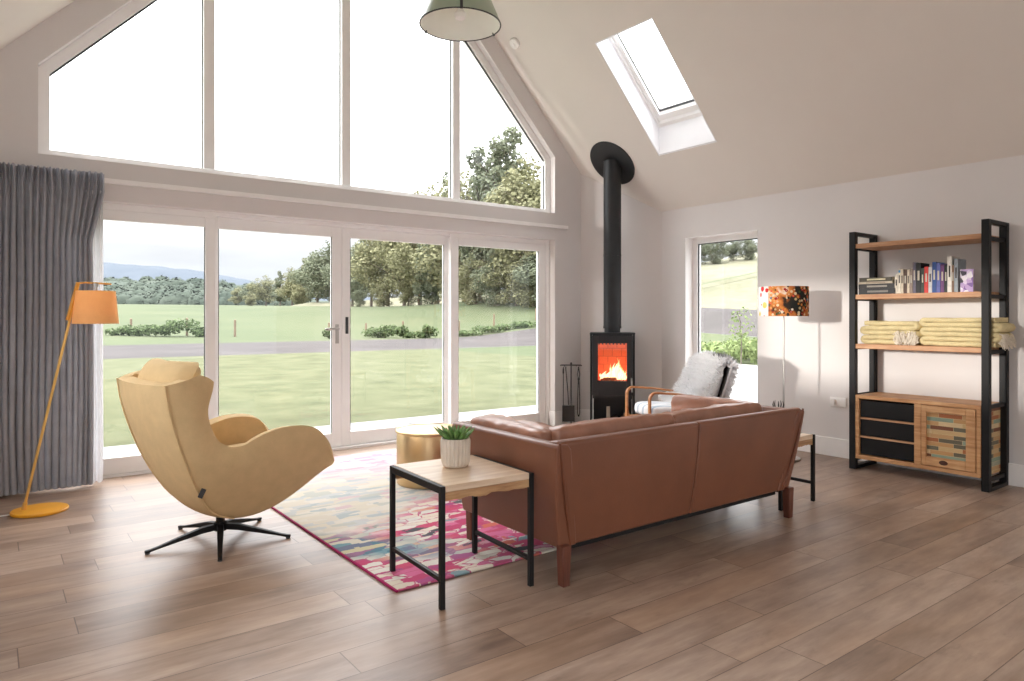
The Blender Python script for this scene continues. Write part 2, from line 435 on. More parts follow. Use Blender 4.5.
def fire_material():
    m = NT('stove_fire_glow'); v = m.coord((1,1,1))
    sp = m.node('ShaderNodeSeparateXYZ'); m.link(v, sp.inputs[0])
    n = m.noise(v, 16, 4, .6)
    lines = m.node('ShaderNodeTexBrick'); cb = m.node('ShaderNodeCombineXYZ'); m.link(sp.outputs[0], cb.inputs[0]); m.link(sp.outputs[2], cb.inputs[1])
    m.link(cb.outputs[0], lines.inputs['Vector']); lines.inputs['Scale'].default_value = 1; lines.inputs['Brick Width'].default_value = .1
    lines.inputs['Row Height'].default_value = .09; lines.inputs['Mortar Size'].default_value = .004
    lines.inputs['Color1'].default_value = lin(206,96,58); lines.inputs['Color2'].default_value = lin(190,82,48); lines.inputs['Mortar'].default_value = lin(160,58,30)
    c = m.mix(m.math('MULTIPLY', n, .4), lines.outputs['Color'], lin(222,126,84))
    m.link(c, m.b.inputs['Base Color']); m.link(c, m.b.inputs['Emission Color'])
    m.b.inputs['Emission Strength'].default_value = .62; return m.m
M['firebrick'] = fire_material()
M['flame'] = emit('flame', lin(255,226,190), 1.5)
M['flame2'] = emit('flame_outer', lin(255,176,112), 1.1)

def ground(name, a, b, c, s1=.25, s2=9, rough=.95, bump=.3):
    m = NT(name); v = m.coord((1,1,1))
    n1 = m.noise(v, s1, 5, .6); n2 = m.noise(v, s2, 3, .7)
    f = m.math('ADD', m.math('MULTIPLY', n1, .6), m.math('MULTIPLY', n2, .4))
    m.link(m.ramp(f, [(.36, a), (.5, b), (.64, c)]), m.b.inputs['Base Color'])
    m.b.inputs['Roughness'].default_value = rough; m.b.inputs['Specular IOR Level'].default_value = .1
    m.bump(n2, bump*.4, .02); return m.m
def sc(c, k): return (c[0]*k, c[1]*k, c[2]*k, 1)
G = 1.0
M['lawn'] = ground('lawn_grass', (0.0550,0.0616,0.0320,1), (0.0811,0.0867,0.0460,1), (0.1057,0.1079,0.0624,1), 1.3, 16)
M['field'] = ground('meadow_grass', (0.0544,0.0681,0.0364,1), (0.0731,0.0868,0.0462,1), (0.0910,0.0983,0.0553,1), .06, 2, bump=.02)
M['hillgrass'] = ground('rough_hill_grass', (.092,.092,.054,1), (.132,.127,.086,1), (.165,.158,.112,1), .15, 2, bump=.05)
M['track'] = ground('gravel_track', (0.0495,0.0442,0.0436,1), (0.0627,0.0559,0.0548,1), (0.0792,0.0702,0.0686,1), .3, 12)
M['paving'] = ground('pale_paving', (.22,.215,.21,1), (.24,.235,.23,1), (.26,.255,.25,1), .6, 6, bump=.05)
M['hazy_hill'] = ground('far_hill_haze', (0.0546,0.0675,0.0846,1), (0.0616,0.0747,0.0920,1), (0.0686,0.0819,0.0994,1), .01, .05, bump=0)  # distance haze put into the hill's base colour as blue-grey
M['woods'] = ground('far_woods', (.034,.046,.037,1), (.05,.062,.048,1), (.068,.08,.062,1), .03, .3, bump=0)
def leafmat(name, a, b, trans=.25):
    m = NT(name)
    g = m.node('ShaderNodeNewGeometry')
    n = m.noise(m.coord((1,1,1)), .55, 3)
    f = m.math('ADD', m.math('MULTIPLY', g.outputs['Random Per Island'], .5), m.math('MULTIPLY', n, .5))
    c = m.ramp(f, [(.25, a), (.75, b)])
    m.link(c, m.b.inputs['Base Color']); m.b.inputs['Roughness'].default_value = .75; m.b.inputs['Specular IOR Level'].default_value = .15
    t = m.node('ShaderNodeBsdfTranslucent'); m.link(c, t.inputs[0])
    mx = m.node('ShaderNodeMixShader'); mx.inputs[0].default_value = trans
    m.link(m.b.outputs[0], mx.inputs[1]); m.link(t.outputs[0], mx.inputs[2]); m.link(mx.outputs[0], m.out.inputs['Surface'])
    return m.m
M['leaf_birch'] = leafmat('birch_foliage', (0.1320,0.1342,0.0712,1), (0.2530,0.2475,0.1425,1))
M['leaf_dark'] = leafmat('pine_foliage', (0.0968,0.1122,0.0750,1), (0.1815,0.1980,0.1300,1))
M['leaf_bush'] = leafmat('hedge_foliage', (.05,.075,.03,1), (.12,.16,.07,1))
M['leaf_pale'] = leafmat('pale_shrub_foliage', (.10,.14,.05,1), (.22,.27,.11,1))
M['trunk'] = plain('tree_bark', (.10,.08,.065,1), .9, var=.3, scale=4)
M['post'] = plain('weathered_post', (.16,.115,.075,1), .9, var=.25, scale=12)

# ------------------------------------------------------------------ room shell
XL, XR, YG, YB = -.60, 6.08, 6.12, -3.2
EAVE, SL, XM = 2.44, 1.05, 2.74
WT = .22                                    # wall thickness
def roof(x): return EAVE + SL*(XR - x) if x >= XM else EAVE + SL*(x - XL)
APEX = roof(XM)

fl = struct(MB().box(XL-WT, XR+WT, YB-WT, YG+.30, -.2, 0).build('floor', M['floor'], smooth=False))

w = MB()                                    # gable wall: piers, lintel band and the two raked panels over the glass
OX0, OX1 = .285, 5.199
up = .02
wl = [(XL-WT, 0), (OX0, 0), (OX0, 3.09), (XM, 5.667), (XM, APEX+up), (XL-WT, EAVE - SL*WT+up)]
wr = [(OX1, 0), (XR+WT, 0), (XR+WT, EAVE - SL*WT+up), (XM, APEX+up), (XM, 5.667), (OX1, 3.09)]
w.prism(wl, 'y', YG, YG+WT+.02); w.prism(wr, 'y', YG, YG+WT+.02)
w.box(OX0, OX1, YG, YG+WT+.02, 2.135, 2.437)
struct(w.build('wall_gable', M['wall'], smooth=False))

w = MB()
WY0, WY1, WZ0, WZ1 = 4.072, 4.97, .02, 2.115
for (y0, y1, z0, z1) in ((YB-WT, WY0, -.2, EAVE-SL*0+.0), (WY1, YG, -.2, EAVE), (WY0, WY1, WZ1, EAVE), (WY0, WY1, -.2, WZ0)):
    w.box(XR, XR+WT, y0, y1, z0, z1)
struct(w.build('wall_right', M['wall'], smooth=False))
w = MB()                                    # canted corner behind the stove
CX0, CY1 = 5.60, 5.30
a, b, c = (CX0, YG), (XR, CY1), (XR, YG)
w.add([(a[0],a[1],0),(b[0],b[1],0),(c[0],c[1],0),(a[0],a[1],roof(a[0])+.04),(b[0],b[1],roof(b[0])+.04),(c[0],c[1],roof(c[0])+.04)],
      [(0,2,1),(3,4,5),(0,1,4,3),(1,2,5,4),(2,0,3,5)])
struct(w.build('wall_corner', M['wall'], smooth=False))
w = MB()                                    # left wall: unseen openings added to let in fill daylight and shape the sun patch
LOP = [(-2.4, 1.2, 0.0, 2.2), (2.75, 4.95, 1.27, 2.41)]
w.box(XL-WT, XL, YB-WT, LOP[0][0], -.2, EAVE)
w.box(XL-WT, XL, LOP[0][1], LOP[1][0], -.2, EAVE)
w.box(XL-WT, XL, LOP[1][1], YG, -.2, EAVE)
for y0, y1, z0, z1 in LOP:
    w.box(XL-WT, XL, y0, y1, z1, EAVE)
    w.box(XL-WT, XL, y0, y1, -.2, z0)
struct(w.build('wall_left', M['wall'], smooth=False))
w = MB()                                    # back wall with an unseen opening added for fill daylight, behind the camera
BX0, BX1, BZ1 = .5, 5.2, 2.35
bl = [(XL-WT, -.2), (BX0, -.2), (BX0, BZ1), (XM, BZ1), (XM, APEX+up), (XL-WT, EAVE-SL*WT+up)]
br_ = [(BX1, -.2), (XR+WT, -.2), (XR+WT, EAVE-SL*WT+up), (XM, APEX+up), (XM, BZ1), (BX1, BZ1)]
w.prism(bl, 'y', YB-WT, YB); w.prism(br_, 'y', YB-WT, YB)
struct(w.build('wall_back', M['wall'], smooth=False))

# sloping ceilings, each with a rooflight well cut plumb through it
TH = .38
SK = (4.20, 4.93, 4.69, 5.612)              # y0, y1, x0, x1 on the right slope
def slope_piece(mb, xa, xb, y0, y1):
    mb.prism([(xa, roof(xa)), (xb, roof(xb)), (xb, roof(xb)+TH), (xa, roof(xa)+TH)], 'y', y0, y1)
def eave_ext(x): return EAVE - SL*x
for side in (1, -1):
    mb = MB()
    fx = (lambda x: x) if side == 1 else (lambda x: 2*XM - x)
    XE = XR + WT + .05
    def piece(xa, xb, y0, y1):
        rf = lambda x: EAVE + SL*(XR - x)
        mb.prism([(fx(xa), rf(xa)), (fx(xb), rf(xb)), (fx(xb), rf(xb)+TH), (fx(xa), rf(xa)+TH)], 'y', y0, y1)
    if side == -1:
        piece(XM, XE, YB-WT, YG+WT+.02)
        struct(mb.build('ceiling', M['ceiling'], smooth=False)); continue
    piece(XM, XE, YB-WT, SK[0]); piece(XM, XE, SK[1], YG+WT+.02)
    piece(XM, SK[2], SK[0], SK[1]); piece(SK[3], XE, SK[0], SK[1])
    o = struct(mb.build('ceiling' if side == 1 else 'ceiling', M['ceiling'], smooth=False))
def skylight(side, name, label):
    fx = (lambda x: x) if side == 1 else (lambda x: 2*XM - x)
    rf = lambda x: EAVE + SL*(XR - x)
    y0, y1, x0, x1 = SK
    e = .004
    # white lining of the well
    lin_ = MB()
    t = .012
    lin_.prism([(fx(x0), rf(x0)+e), (fx(x1), rf(x1)+e), (fx(x1), rf(x1)+TH-.02), (fx(x0), rf(x0)+TH-.02)], 'y', y1-t, y1-.001)
    lin_.prism([(fx(x0), rf(x0)+e), (fx(x1), rf(x1)+e), (fx(x1), rf(x1)+TH-.02), (fx(x0), rf(x0)+TH-.02)], 'y', y0+.001, y0+t)
    lin_.prism([(fx(x1-t), rf(x1-t)+e), (fx(x1-.001), rf(x1)+e), (fx(x1-.001), rf(x1)+TH-.02), (fx(x1-t), rf(x1-t)+TH-.02)], 'y', y0+t, y1-t)
    lin_.prism([(fx(x0+.001), rf(x0)+e), (fx(x0+t), rf(x0+t)+e), (fx(x0+t), rf(x0+t)+TH-.02), (fx(x0+.001), rf(x0)+TH-.02)], 'y', y0+t, y1-t)
    root = struct(lin_.build(name, M['shaft'], smooth=False))
    def ring(mb, m0, m1, za, zb):
        """rectangular frame between insets m0 and m1 (plan), at vertical offsets za..zb over the ceiling plane"""
        X0, X1, Y0, Y1 = x0+m0, x1-m0, y0+m0, y1-m0
        d = m1 - m0
        def bar(xa, xb, ya, yb):
            mb.prism([(fx(xa), rf(xa)+za), (fx(xb), rf(xb)+za), (fx(xb), rf(xb)+zb), (fx(xa), rf(xa)+zb)], 'y', ya, yb)
        bar(X0, X1, Y0, Y0+d); bar(X0, X1, Y1-d, Y1)
        bar(X0, X0+d, Y0+d, Y1-d); bar(X1-d, X1, Y0+d, Y1-d)
    f = MB(); ring(f, .013, .040, TH-.10, TH-.02); f.build('skylight_frame', M['frame'], root, smooth=False)
    f = MB(); ring(f, .044, .085, TH-.075, TH); f.build('sash', M['frame'], root, smooth=False)
    f = MB(); ring(f, .0862, .089, TH-.04, TH-.02); f.build('gasket', M['gasket'], root, smooth=False)
    g = MB()
    xa, xb = x0+.085, x1-.085
    g.prism([(fx(xa), rf(xa)+TH-.018), (fx(xb), rf(xb)+TH-.018), (fx(xb), rf(xb)+TH-.012), (fx(xa), rf(xa)+TH-.012)], 'y', y0+.085, y1-.085)
    g.build('pane', M['glass'], root, smooth=False)
skylight(1, 'window_2', '')

# baseboards
SKH, SKT = .165, .018
b = MB(); b.box(XR-SKT, XR-.001, YB, WY0, 0, SKH); b.box(XR-SKT, XR-.001, WY1, CY1+.0, 0, SKH)
struct(b.build('baseboard_right', M['white'], bevel=.004))
b = MB(); b.box(OX1, CX0+.008, YG-SKT, YG-.001, 0, SKH); b.box(OX1-SKT, OX1-.001, YG-SKT, YG+.09, 0, SKH)
struct(b.build('baseboard_gable', M['white'], bevel=.004))
nx, ny = -.82/.95, -.48/.95
b = MB(); b.hexa([(CX0+nx*.001,YG+ny*.001,0),(CX0+nx*SKT,YG+ny*SKT,0),(XR+nx*SKT,CY1+ny*SKT,0),(XR+nx*.001,CY1+ny*.001,0)],
                 [(CX0+nx*.001,YG+ny*.001,SKH),(CX0+nx*SKT,YG+ny*SKT,SKH),(XR+nx*SKT,CY1+ny*SKT,SKH),(XR+nx*.001,CY1+ny*.001,SKH)])
struct(b.build('baseboard_corner', M['white'], smooth=False))

# upper gable window
f = MB()
FY0, FY1 = 6.205, 6.285
def raked(mb, x0, x1, lo, hi, y0, y1):
    """strip parallel to the roof between vertical offsets lo..hi below the opening's rake"""
    rk = lambda x: 3.09 + SL*(OX1 - x) if x >= XM else 3.09 + SL*(x - OX0)
    mb.prism([(x0, rk(x0)-hi), (x1, rk(x1)-hi), (x1, rk(x1)-lo), (x0, rk(x0)-lo)], 'y', y0, y1)
rk0 = lambda x: 3.09 + SL*min(OX1-x, x-OX0) - .1101
for xa, xb in ((OX0+.001, OX0+.075), (OX1-.075, OX1-.001)): f.prism([(xa, 2.438), (xb, 2.438), (xb, rk0(xb)), (xa, rk0(xa))], 'y', FY0, FY1)
f.box(OX0+.075, OX1-.075, FY0, FY1, 2.438, 2.49)
raked(f, OX0+.001, XM, .002, .11, FY0, FY1); raked(f, XM, OX1-.001, .002, .11, FY0, FY1)
win = struct(f.build('window_1', M['frame'], smooth=False))
MULL = [1.475, 2.69, 3.912]
for x in MULL:
    mm = MB(); h = 3.09 + SL*min(OX1-x, x-OX0) - .05
    mm.box(x-.043, x+.043, FY0-.015, FY1, 2.49, h); mm.build('mullion', M['frame'], win, smooth=False)
gk = MB()
raked(gk, OX0+.075, XM, .112, .128, FY0+.025, FY0+.04); raked(gk, XM, OX1-.075, .112, .128, FY0+.025, FY0+.04)
for x in MULL: gk.box(x-.049, x-.043, FY0+.025, FY0+.04, 2.49, 3.09 + SL*min(OX1-x, x-OX0) - .12)
gk.box(OX1-.081, OX1-.075, FY0+.025, FY0+.04, 2.49, 3.0)
gk.build('gasket', M['gasket'], win, smooth=False)
xs = [OX0+.07] + MULL + [OX1-.07]
rk = lambda x: 3.09 + SL*min(OX1-x, x-OX0) - .10
for i in range(4):
    xa, xb = xs[i]+.02, xs[i+1]-.02
    pts = [(xa, 2.47), (xb, 2.47), (xb, rk(xb))] + ([(XM, rk(XM))] if xa < XM < xb else []) + [(xa, rk(xa))]
    MB().prism(pts, 'y', 6.245, 6.253).build('pane', M['glass'], win, smooth=False)
MB().box(OX0+.001, OX1-.001, YG+.0, FY0, 2.4372, 2.441).build('sill', M['white'], win, smooth=False)

# sliding doors
t = MB()
t.box(OX0+.001, OX0+.05, 6.215, 6.335, 0, 2.134); t.box(OX1-.052, OX1-.001, 6.215, 6.335, 0, 2.134)
t.box(OX0+.05, OX1-.052, 6.235, 6.335, 2.104, 2.134); t.box(OX0+.05, 1.468, 6.228, 6.335, 2.075, 2.104); t.box(3.902, OX1-.052, 6.228, 6.335, 2.075, 2.104); t.box(OX0+.05, 1.535, 6.222, 6.235, 2.086, 2.134); t.box(3.862, OX1-.052, 6.222, 6.235, 2.086, 2.134); t.box(OX0+.05, OX1-.052, 6.215, 6.335, .0, .022)
struct(t.build('trim_1', M['frame'], smooth=False))
def door(n, x0, x1, sl, sr, y0, y1, top):
    d = MB(); zb = .024
    d.box(x0, x0+sl, y0, y1, zb, top); d.box(x1-sr, x1, y0, y1, zb, top)
    d.box(x0+sl, x1-sr, y0, y1, zb, .152); d.box(x0+sl, x1-sr, y0, y1, 2.005, top)
    o = struct(d.build('door_%d' % n, M['frame'], bevel=.004))
    ym = (y0+y1)/2
    MB().box(x0+sl-.01, x1-sr+.01, ym-.004, ym+.004, .145, 2.012).build('pane', M['glass'], o, smooth=False)
    g = MB()
    g.box(x0+sl, x0+sl+.006, ym-.016, ym-.006, .152, 2.005); g.box(x1-sr-.006, x1-sr, ym-.016, ym-.006, .152, 2.005)
    g.build('gasket', M['gasket'], o, smooth=False)
    return o
door(1, OX0+.052, 1.535, .09, .085, 6.222, 6.272, 2.085)
d2 = door(2, 1.47, 2.684, .10, .096, 6.285, 6.330, 2.103)
d3 = door(3, 2.688, 3.90, .082, .08, 6.285, 6.330, 2.103)
door(4, 3.862, OX1-.054, .095, .10, 6.222, 6.272, 2.085)
h = MB(); h.box(2.62, 2.65, 6.270, 6.285, 1.0, 1.18); h.tube([(2.635,6.272,1.14),(2.635,6.235,1.14),(2.50,6.235,1.135)], .011, 10)
h.build('door_handle', M['chrome'], d2)
h = MB(); h.box(2.722, 2.748, 6.278, 6.285, 1.09, 1.25); h.box(2.728, 2.742, 6.2765, 6.279, 1.12, 1.22)
h.build('flush_pull', M['gasket'], d3, smooth=False)

# window in the right wall
f = MB(); X0, X1 = XR+.125, XR+.19
f.box(X0, X1, WY0+.001, WY0+.065, WZ0, WZ1-.001); f.box(X0, X1, WY1-.065, WY1-.001, WZ0, WZ1-.001)
f.box(X0, X1, WY0+.065, WY1-.065, WZ1-.065, WZ1-.001); f.box(X0, X1, WY0+.065, WY1-.065, WZ0+.001, WZ0+.075)
o = struct(f.build('window_3', M['frame'], bevel=.003))
MB().box(X0+.03, X0+.036, WY0+.06, WY1-.06, WZ0+.07, WZ1-.06).build('pane', M['glass'], o, smooth=False)
g = MB(); g.box(X0+.015, X0+.029, WY1-.075, WY1-.066, WZ0+.076, WZ1-.066); g.box(X0+.015, X0+.029, WY0+.066, WY1-.075, WZ1-.075, WZ1-.066)
g.build('gasket', M['gasket'], o, smooth=False)
l = MB(); l.box(XR+.001, X0, WY1-.006, WY1-.001, WZ0, WZ1-.006); l.box(XR+.001, X0, WY0+.001, WY1-.001, WZ1-.006, WZ1-.001)
l.build('reveal_lining', M['white'], o, smooth=False)

# curtain track
ct = MB(); ct.box(XL+.02, 5.364, YG-.045, YG-.001, 2.268, 2.303); ct.box(XL+.02, 5.36, YG-.05, YG-.04, 2.266, 2.272)
tag(ct.build('curtain_track', M['white'], bevel=.006), 'slim white curtain track along the wall above the glass doors', 'curtain track')

# ------------------------------------------------------------------ curtain
def curtain_mesh(x0, x1, y0, z0, z1, folds, amp, seed, nx=560, nz=70, lead=0.0):
    rr = random.Random(seed)
    ph = [0.0]
    for i in range(nx): ph.append(ph[-1] + (.62 + .76*(.5+.5*mnoise.noise(Vector((i*.045, seed, 0))))) )
    tot = ph[-1]
    vs = []; fs = []
    for k in range(nz+1):
        v = k/nz                              # 0 top .. 1 bottom
        z = z1 + (z0 - z1)*v
        for i in range(nx+1):
            u = i/nx
            a = ph[i]/tot*folds*2*PI
            kk = .30 + .70*min(1, max(0, v-.05)/.35)
            A = amp*kk*(.75 + .5*mnoise.noise(Vector((u*9, v*1.2, seed))))
            fine = math.sin(a*2.0 + 1.3 + 2*mnoise.noise(Vector((u*20, seed, 1))))*(.020*max(0, 1 - v*8) + .006*(1-v)) + .010*math.sin(a*3.1 + 4*mnoise.noise(Vector((u*11, v*1.5, seed+2))))*mnoise.noise(Vector((u*8, v*2, seed+6)))
            y = y0 + A*math.sin(a + .6*mnoise.noise(Vector((u*14, v*2.2, seed+4)))) + fine
            sway = .02*mnoise.noise(Vector((u*5, v*2, seed+9)))*v
            x = x0 + (x1 - x0)*u - lead*min(1, max(0, v-.06)/.16)*u**5 + .35*A*math.cos(a)*(1 if 0 < i < nx else 0) + sway
            pinch = math.exp(-((v-.056)/.012)**2)
            y += pinch*(.55*(y0 - y) + .010)
            x += .012*(1 - min(1, v/.056))*math.sin(u*23) if 0 < i < nx else 0
            hem = 0.004*math.sin(a*1) if k == nz else 0
            vs.append((x, y, z + hem + (.006*math.sin(a*2) if k == 0 else 0)))
    for k in range(nz):
        for i in range(nx):
            p = k*(nx+1)+i
            fs.append((p, p+1, p+nx+2, p+nx+1))
    return vs, fs
cur = thing('curtain', 'full length grey pinch pleat curtain drawn back at the left of the doors', 'curtain', (0,0,0))
m = MB(); m.add(*curtain_mesh(-.52, .690, 5.985, .022, 2.318, 27, .046, 3, lead=.085)); m.build('drape', M['curtain'], cur, angle=180)
m = MB(); m.add(*curtain_mesh(.545, .685, 6.025, .02, 2.19, 3.4, .024, 8, 110, 40)); m.build('lining', M['lining'], cur, angle=180)
cur.children[1]['label'] = 'pale backlit lining at the curtain edge'

# ------------------------------------------------------------------ rug
rx0, rx1, ry0, ry1 = 1.475, 3.95, 2.845, 5.90
rug = thing('rug', 'bright abstract rug in pink cream and blue under the sofa and side table', 'rug', (rx0, ry0, 0))
m = MB()
N = 30
m.box(.008, rx1-rx0-.008, 0, ry1-ry0, .001, .013); m.build('pile', M['rug'], rug, bevel=.005)
m = MB(); e = .012; LX, LY = rx1-rx0, ry1-ry0
for x0, x1 in ((0, e), (LX-e, LX)):
    m = MB(); m.box(x0, x1, 0, LY, .0005, .0115); m.build('binding', M['rug_edge'], rug, bevel=.003)

# ------------------------------------------------------------------ sofa
sofa = thing('sofa', 'low tan leather two seat sofa seen from behind facing the glass doors', 'sofa', (3.065, 2.86, 0))
sx, sy = 3.065, 2.86
HB, HT = .945, 1.018                        # half widths outside the arms, bottom and top
YF = 3.29 - sy                              # arm front
RB, RT = 2.475 - sy, 2.405 - sy             # back outer face, bottom and top
ZB, ZT = .172, .672
def lerp(a, b, t): return a + (b-a)*t
m = MB()                                    # back rest, two leather panels meeting at a centre seam
def backpanel(xa, xb, xta, xtb):
    n = 8
    vs = []; fs = []
    ring = []
    prof = []
    for k in range(n+1):                    # outer face with a soft belly
        t = k/n; prof.append((lerp(RB, RT, t) - .012*math.sin(PI*t), lerp(ZB, ZT, t), t))
    prof += [(RT+.016, ZT+.012, 1), (RT+.075, ZT+.006, 1), (RT+.098, ZT-.02, 1)]
    for k in range(1, n+1):
        t = 1-k/n; prof.append((lerp(RB+.12, RT+.10, t), lerp(ZB, ZT-.02, t), t))
    q = len(prof); cols = 7
    for c in range(cols):
        u = c/(cols-1)
        for (y, z, t) in prof:
            vs.append((lerp(lerp(xa, xta, t), lerp(xb, xtb, t), u), y, z))
    for c in range(cols-1):
        for i in range(q):
            j = (i+1) % q
            fs.append((c*q+i, (c+1)*q+i, (c+1)*q+j, c*q+j))
    fs.append(tuple(range(q))); fs.append(tuple((cols-1)*q+i for i in range(q))[::-1])
    return vs, fs
for (xa, xb, xta, xtb, nm) in ((-HB+.072, -.003, -HT+.022, -.003, 'l'), (.003, HB-.072, .003, HT-.022, 'r')):
    m = MB(); m.add(*backpanel(xa, xb, xta, xtb)); m.build('back_panel', M['leather'], sofa, bevel=.010, seg=3)
for s in (-1, 1):                           # arms lean outward
    m = MB(); n = 8
    prof = []
    for k in range(n+1):
        t = k/n; prof.append((lerp(HB, HT, t) + .012*math.sin(PI*t), lerp(ZB, ZT-.012, t)))
    prof += [(HT-.014, ZT), (HT-.07, ZT-.004), (HT-.092, ZT-.03)]
    for k in range(1, n+1):
        t = 1-k/n; prof.append((lerp(HB-.11, HT-.094, t), lerp(ZB, ZT-.03, t)))
    ys = [RB-.010, RB+.2, RB+.5, YF-.03, YF]
    vs = []; fs = []; q = len(prof)
    for c, y in enumerate(ys):
        for (x, z) in prof:
            tz = (z-ZB)/(ZT-ZB)
            yy = y + (lerp(0, RT-RB, tz) if c == 0 else 0)
            vs.append((s*x, yy, z))
    for c in range(len(ys)-1):
        for i in range(q):
            j = (i+1) % q
            f_ = (c*q+i, c*q+j, (c+1)*q+j, (c+1)*q+i)
            fs.append(f_ if s == 1 else f_[::-1])
    f1 = tuple(range(q)); f2 = tuple((len(ys)-1)*q+i for i in range(q))
    fs.append(f1[::-1] if s == 1 else f1); fs.append(f2 if s == 1 else f2[::-1])
    m.add(vs, fs); m.build('arm', M['leather'], sofa, bevel=.018, seg=4)
    p = MB()                                # corner piping where arm meets back
    pts = []
    for k in range(10):
        t = k/9; pts.append((s*(lerp(HB-.070, HT-.020, t)+.010*math.sin(PI*t)), lerp(RB, RT, t) - .007 - .011*math.sin(PI*t), lerp(ZB+.005, ZT+.008, t)))
    p.tube(pts, .006, 8); p.build('piping', M['piping'], sofa)
    for (yl, nm) in ((2.455 - sy, 'rear'), (3.245 - sy, 'front')):
        x = s*(.925 if nm == 'rear' else .915); l = MB()
        l.hexa([(x-.021,yl-.020,.0),(x+.021,yl-.020,.0),(x+.021,yl+.022,.0),(x-.021,yl+.022,.0)],
               [(x-.026,yl-.025,.19),(x+.026,yl-.025,.19),(x+.026,yl+.027,.19),(x-.026,yl+.027,.19)])
        o = l.build('leg', M['walnut'], sofa, bevel=.005)
        if nm == 'front': o.location.z = .0135
m = MB(); m.box(-HB+.06, HB-.06, RB+.05, YF-.03, .178, .34); m.build('seat_frame', M['leather'], sofa, bevel=.02)
m = MB(); m.box(-HB+.08, HB-.08, RB+.03, YF-.05, .142, .178); m.build('underside', M['black'], sofa, smooth=False)
m = MB()
for k in range(3):
    pass
for i, cx in enumerate((-.415, .415)):
    m = MB(); m.cushion((cx, .10, .425), (.41, .315, .085), 5, 14, .006, i, 7); m.build('seat_cushion', M['leather_cushion'], sofa)
for i, cx in enumerate((-.42, .42)):
    m = MB(); Mx = Matrix.Translation((cx, RB+.155, .575)) @ Matrix.Rotation(R(-8), 4, 'X')
    m.cushion((0,0,0), (.425, .075, .135), 9, 22, .010, 5+i, 9, M=Mx); m.build('back_cushion', M['leather_cushion'], sofa)
for s in (-1, 1):
    m = MB(); Mx = Matrix.Translation((s*.84, .09, .575)) @ Matrix.Rotation(R(s*6), 4, 'Y')
    m.cushion((0,0,0), (.075, .32, .125), 8, 22, .013, 9+s, 9, M=Mx); m.build('arm_cushion', M['leather_cushion'], sofa)

# ------------------------------------------------------------------ side tables
def side_table(x0, x1, y0, y1, h, label, seed, rot=0):
    root = thing('side_table', label, 'side table', ((x0+x1)/2, (y0+y1)/2, 0), rot, 'black framed wooden side tables')
    hx, hy = (x1-x0)/2, (y1-y0)/2; b = .023
    for s in (-1, 1):
        for q in (-1, 1):
            l = MB(); l.box(s*hx - (b if s > 0 else 0), s*hx + (0 if s > 0 else b), q*hy - (b if q > 0 else 0), q*hy + (0 if q > 0 else b), .0135 if rot and q > 0 else 0, h-.002)
            o = l.build('leg', M['black'], root, bevel=.002)
        xa = s*hx - (b if s > 0 else 0)
        l = MB(); l.box(xa, xa+b, -hy+b, hy-b, h-.034, h-.002); l.build('top_rail', M['black'], root, bevel=.002)
        l = MB(); l.box(xa+.003, xa+b-.003, -hy+b, hy-b, .115, .135); l.build('stretcher', M['black'], root, bevel=.002)
    t = MB(); t.box(-hx+b+.0015, hx-b-.0015, -hy+.004, hy-.004, h-.030, h); t.build('tabletop', M['mango_x'], root, bevel=.003)
    for q in (-1, 1):                       # waney lower edge under the top
        n = 30; vs = []; fs = []
        for i in range(n+1):
            x = lerp(-hx+b+.002, hx-b-.002, i/n)
            zl = h - .066 + .010*mnoise.noise(Vector((x*14, seed, q))) + .006*mnoise.noise(Vector((x*50, seed, q)))
            for y in (hy-.006, hy-.032):
                vs += [(x, q*y, h-.0302), (x, q*y, zl)]
        for i in range(n):
            a, c = i*4, i*4+4
            fs += [(a, c, c+1, a+1), (a+2, a+3, c+3, c+2), (a+1, c+1, c+3, a+3)]
        e = MB(); e.add(vs, fs); e.build('waney_edge', M['bark'], root)
    return root
side_table(1.550, 2.040, 2.548, 3.072, .528, 'square side table with bark edged wooden top and black frame holding a potted succulent', 1, R(-2.6))
side_table(4.085, 4.492, 2.562, 3.0, .455, 'smaller wooden topped black frame side table at the far end of the sofa', 2)

# ------------------------------------------------------------------ potted succulent
pot = thing('potted_succulent', 'small green succulent in a ribbed cream pot on the near side table', 'plant', (1.806, 2.868, .528))
m = MB(); n = 176; vs = []; fs = []
prof = [(.050,.0005,0), (.060,.004,0), (.066,.022,1), (.069,.06,1), (.070,.105,1), (.070,.128,1), (.069,.138,0), (.064,.138,0), (.062,.112,0), (.0,.108,0)]
for r, z, fl_ in prof:
    for i in range(n):
        a = 2*PI*i/n; rr = r + (.0026*math.cos(a*22) if fl_ else 0)
        vs.append((rr*math.cos(a), rr*math.sin(a), z))
for k in range(len(prof)-1):
    for i in range(n):
        j = (i+1) % n; fs.append((k*n+i, k*n+j, (k+1)*n+j, (k+1)*n+i))
fs.append(tuple(range(n))[::-1])
m.add(vs, fs); m.build('pot', M['pot'], pot, angle=60)
m = MB(); m.lathe([(.061,.110),(.061,.118),(.03,.124),(.001,.126)], n=24); m.build('soil', M['soil'], pot)
for k in range(46):
    l = MB(); r0 = rnd.Random(k) if False else random.Random(k)
    ring = k/46
    tilt = R(10 + 52*ring**.8 + r0.uniform(-6, 6)); az = k*2.399963
    ln = .062 + .042*ring + r0.uniform(-.008, .008)
    d = Vector((math.sin(tilt)*math.cos(az), math.sin(tilt)*math.sin(az), math.cos(tilt)))
    p0 = Vector((.024*ring*math.cos(az), .024*ring*math.sin(az), .122))
    pts = [p0 + d*ln*t + Vector((0,0,.012*ring*t*t)) for t in (0, .25, .55, .8, 1)]
    l.tube(pts, [.006, .0092, .0082, .0046, .0006], 6); l.build('leaf', M['succulent'], pot)

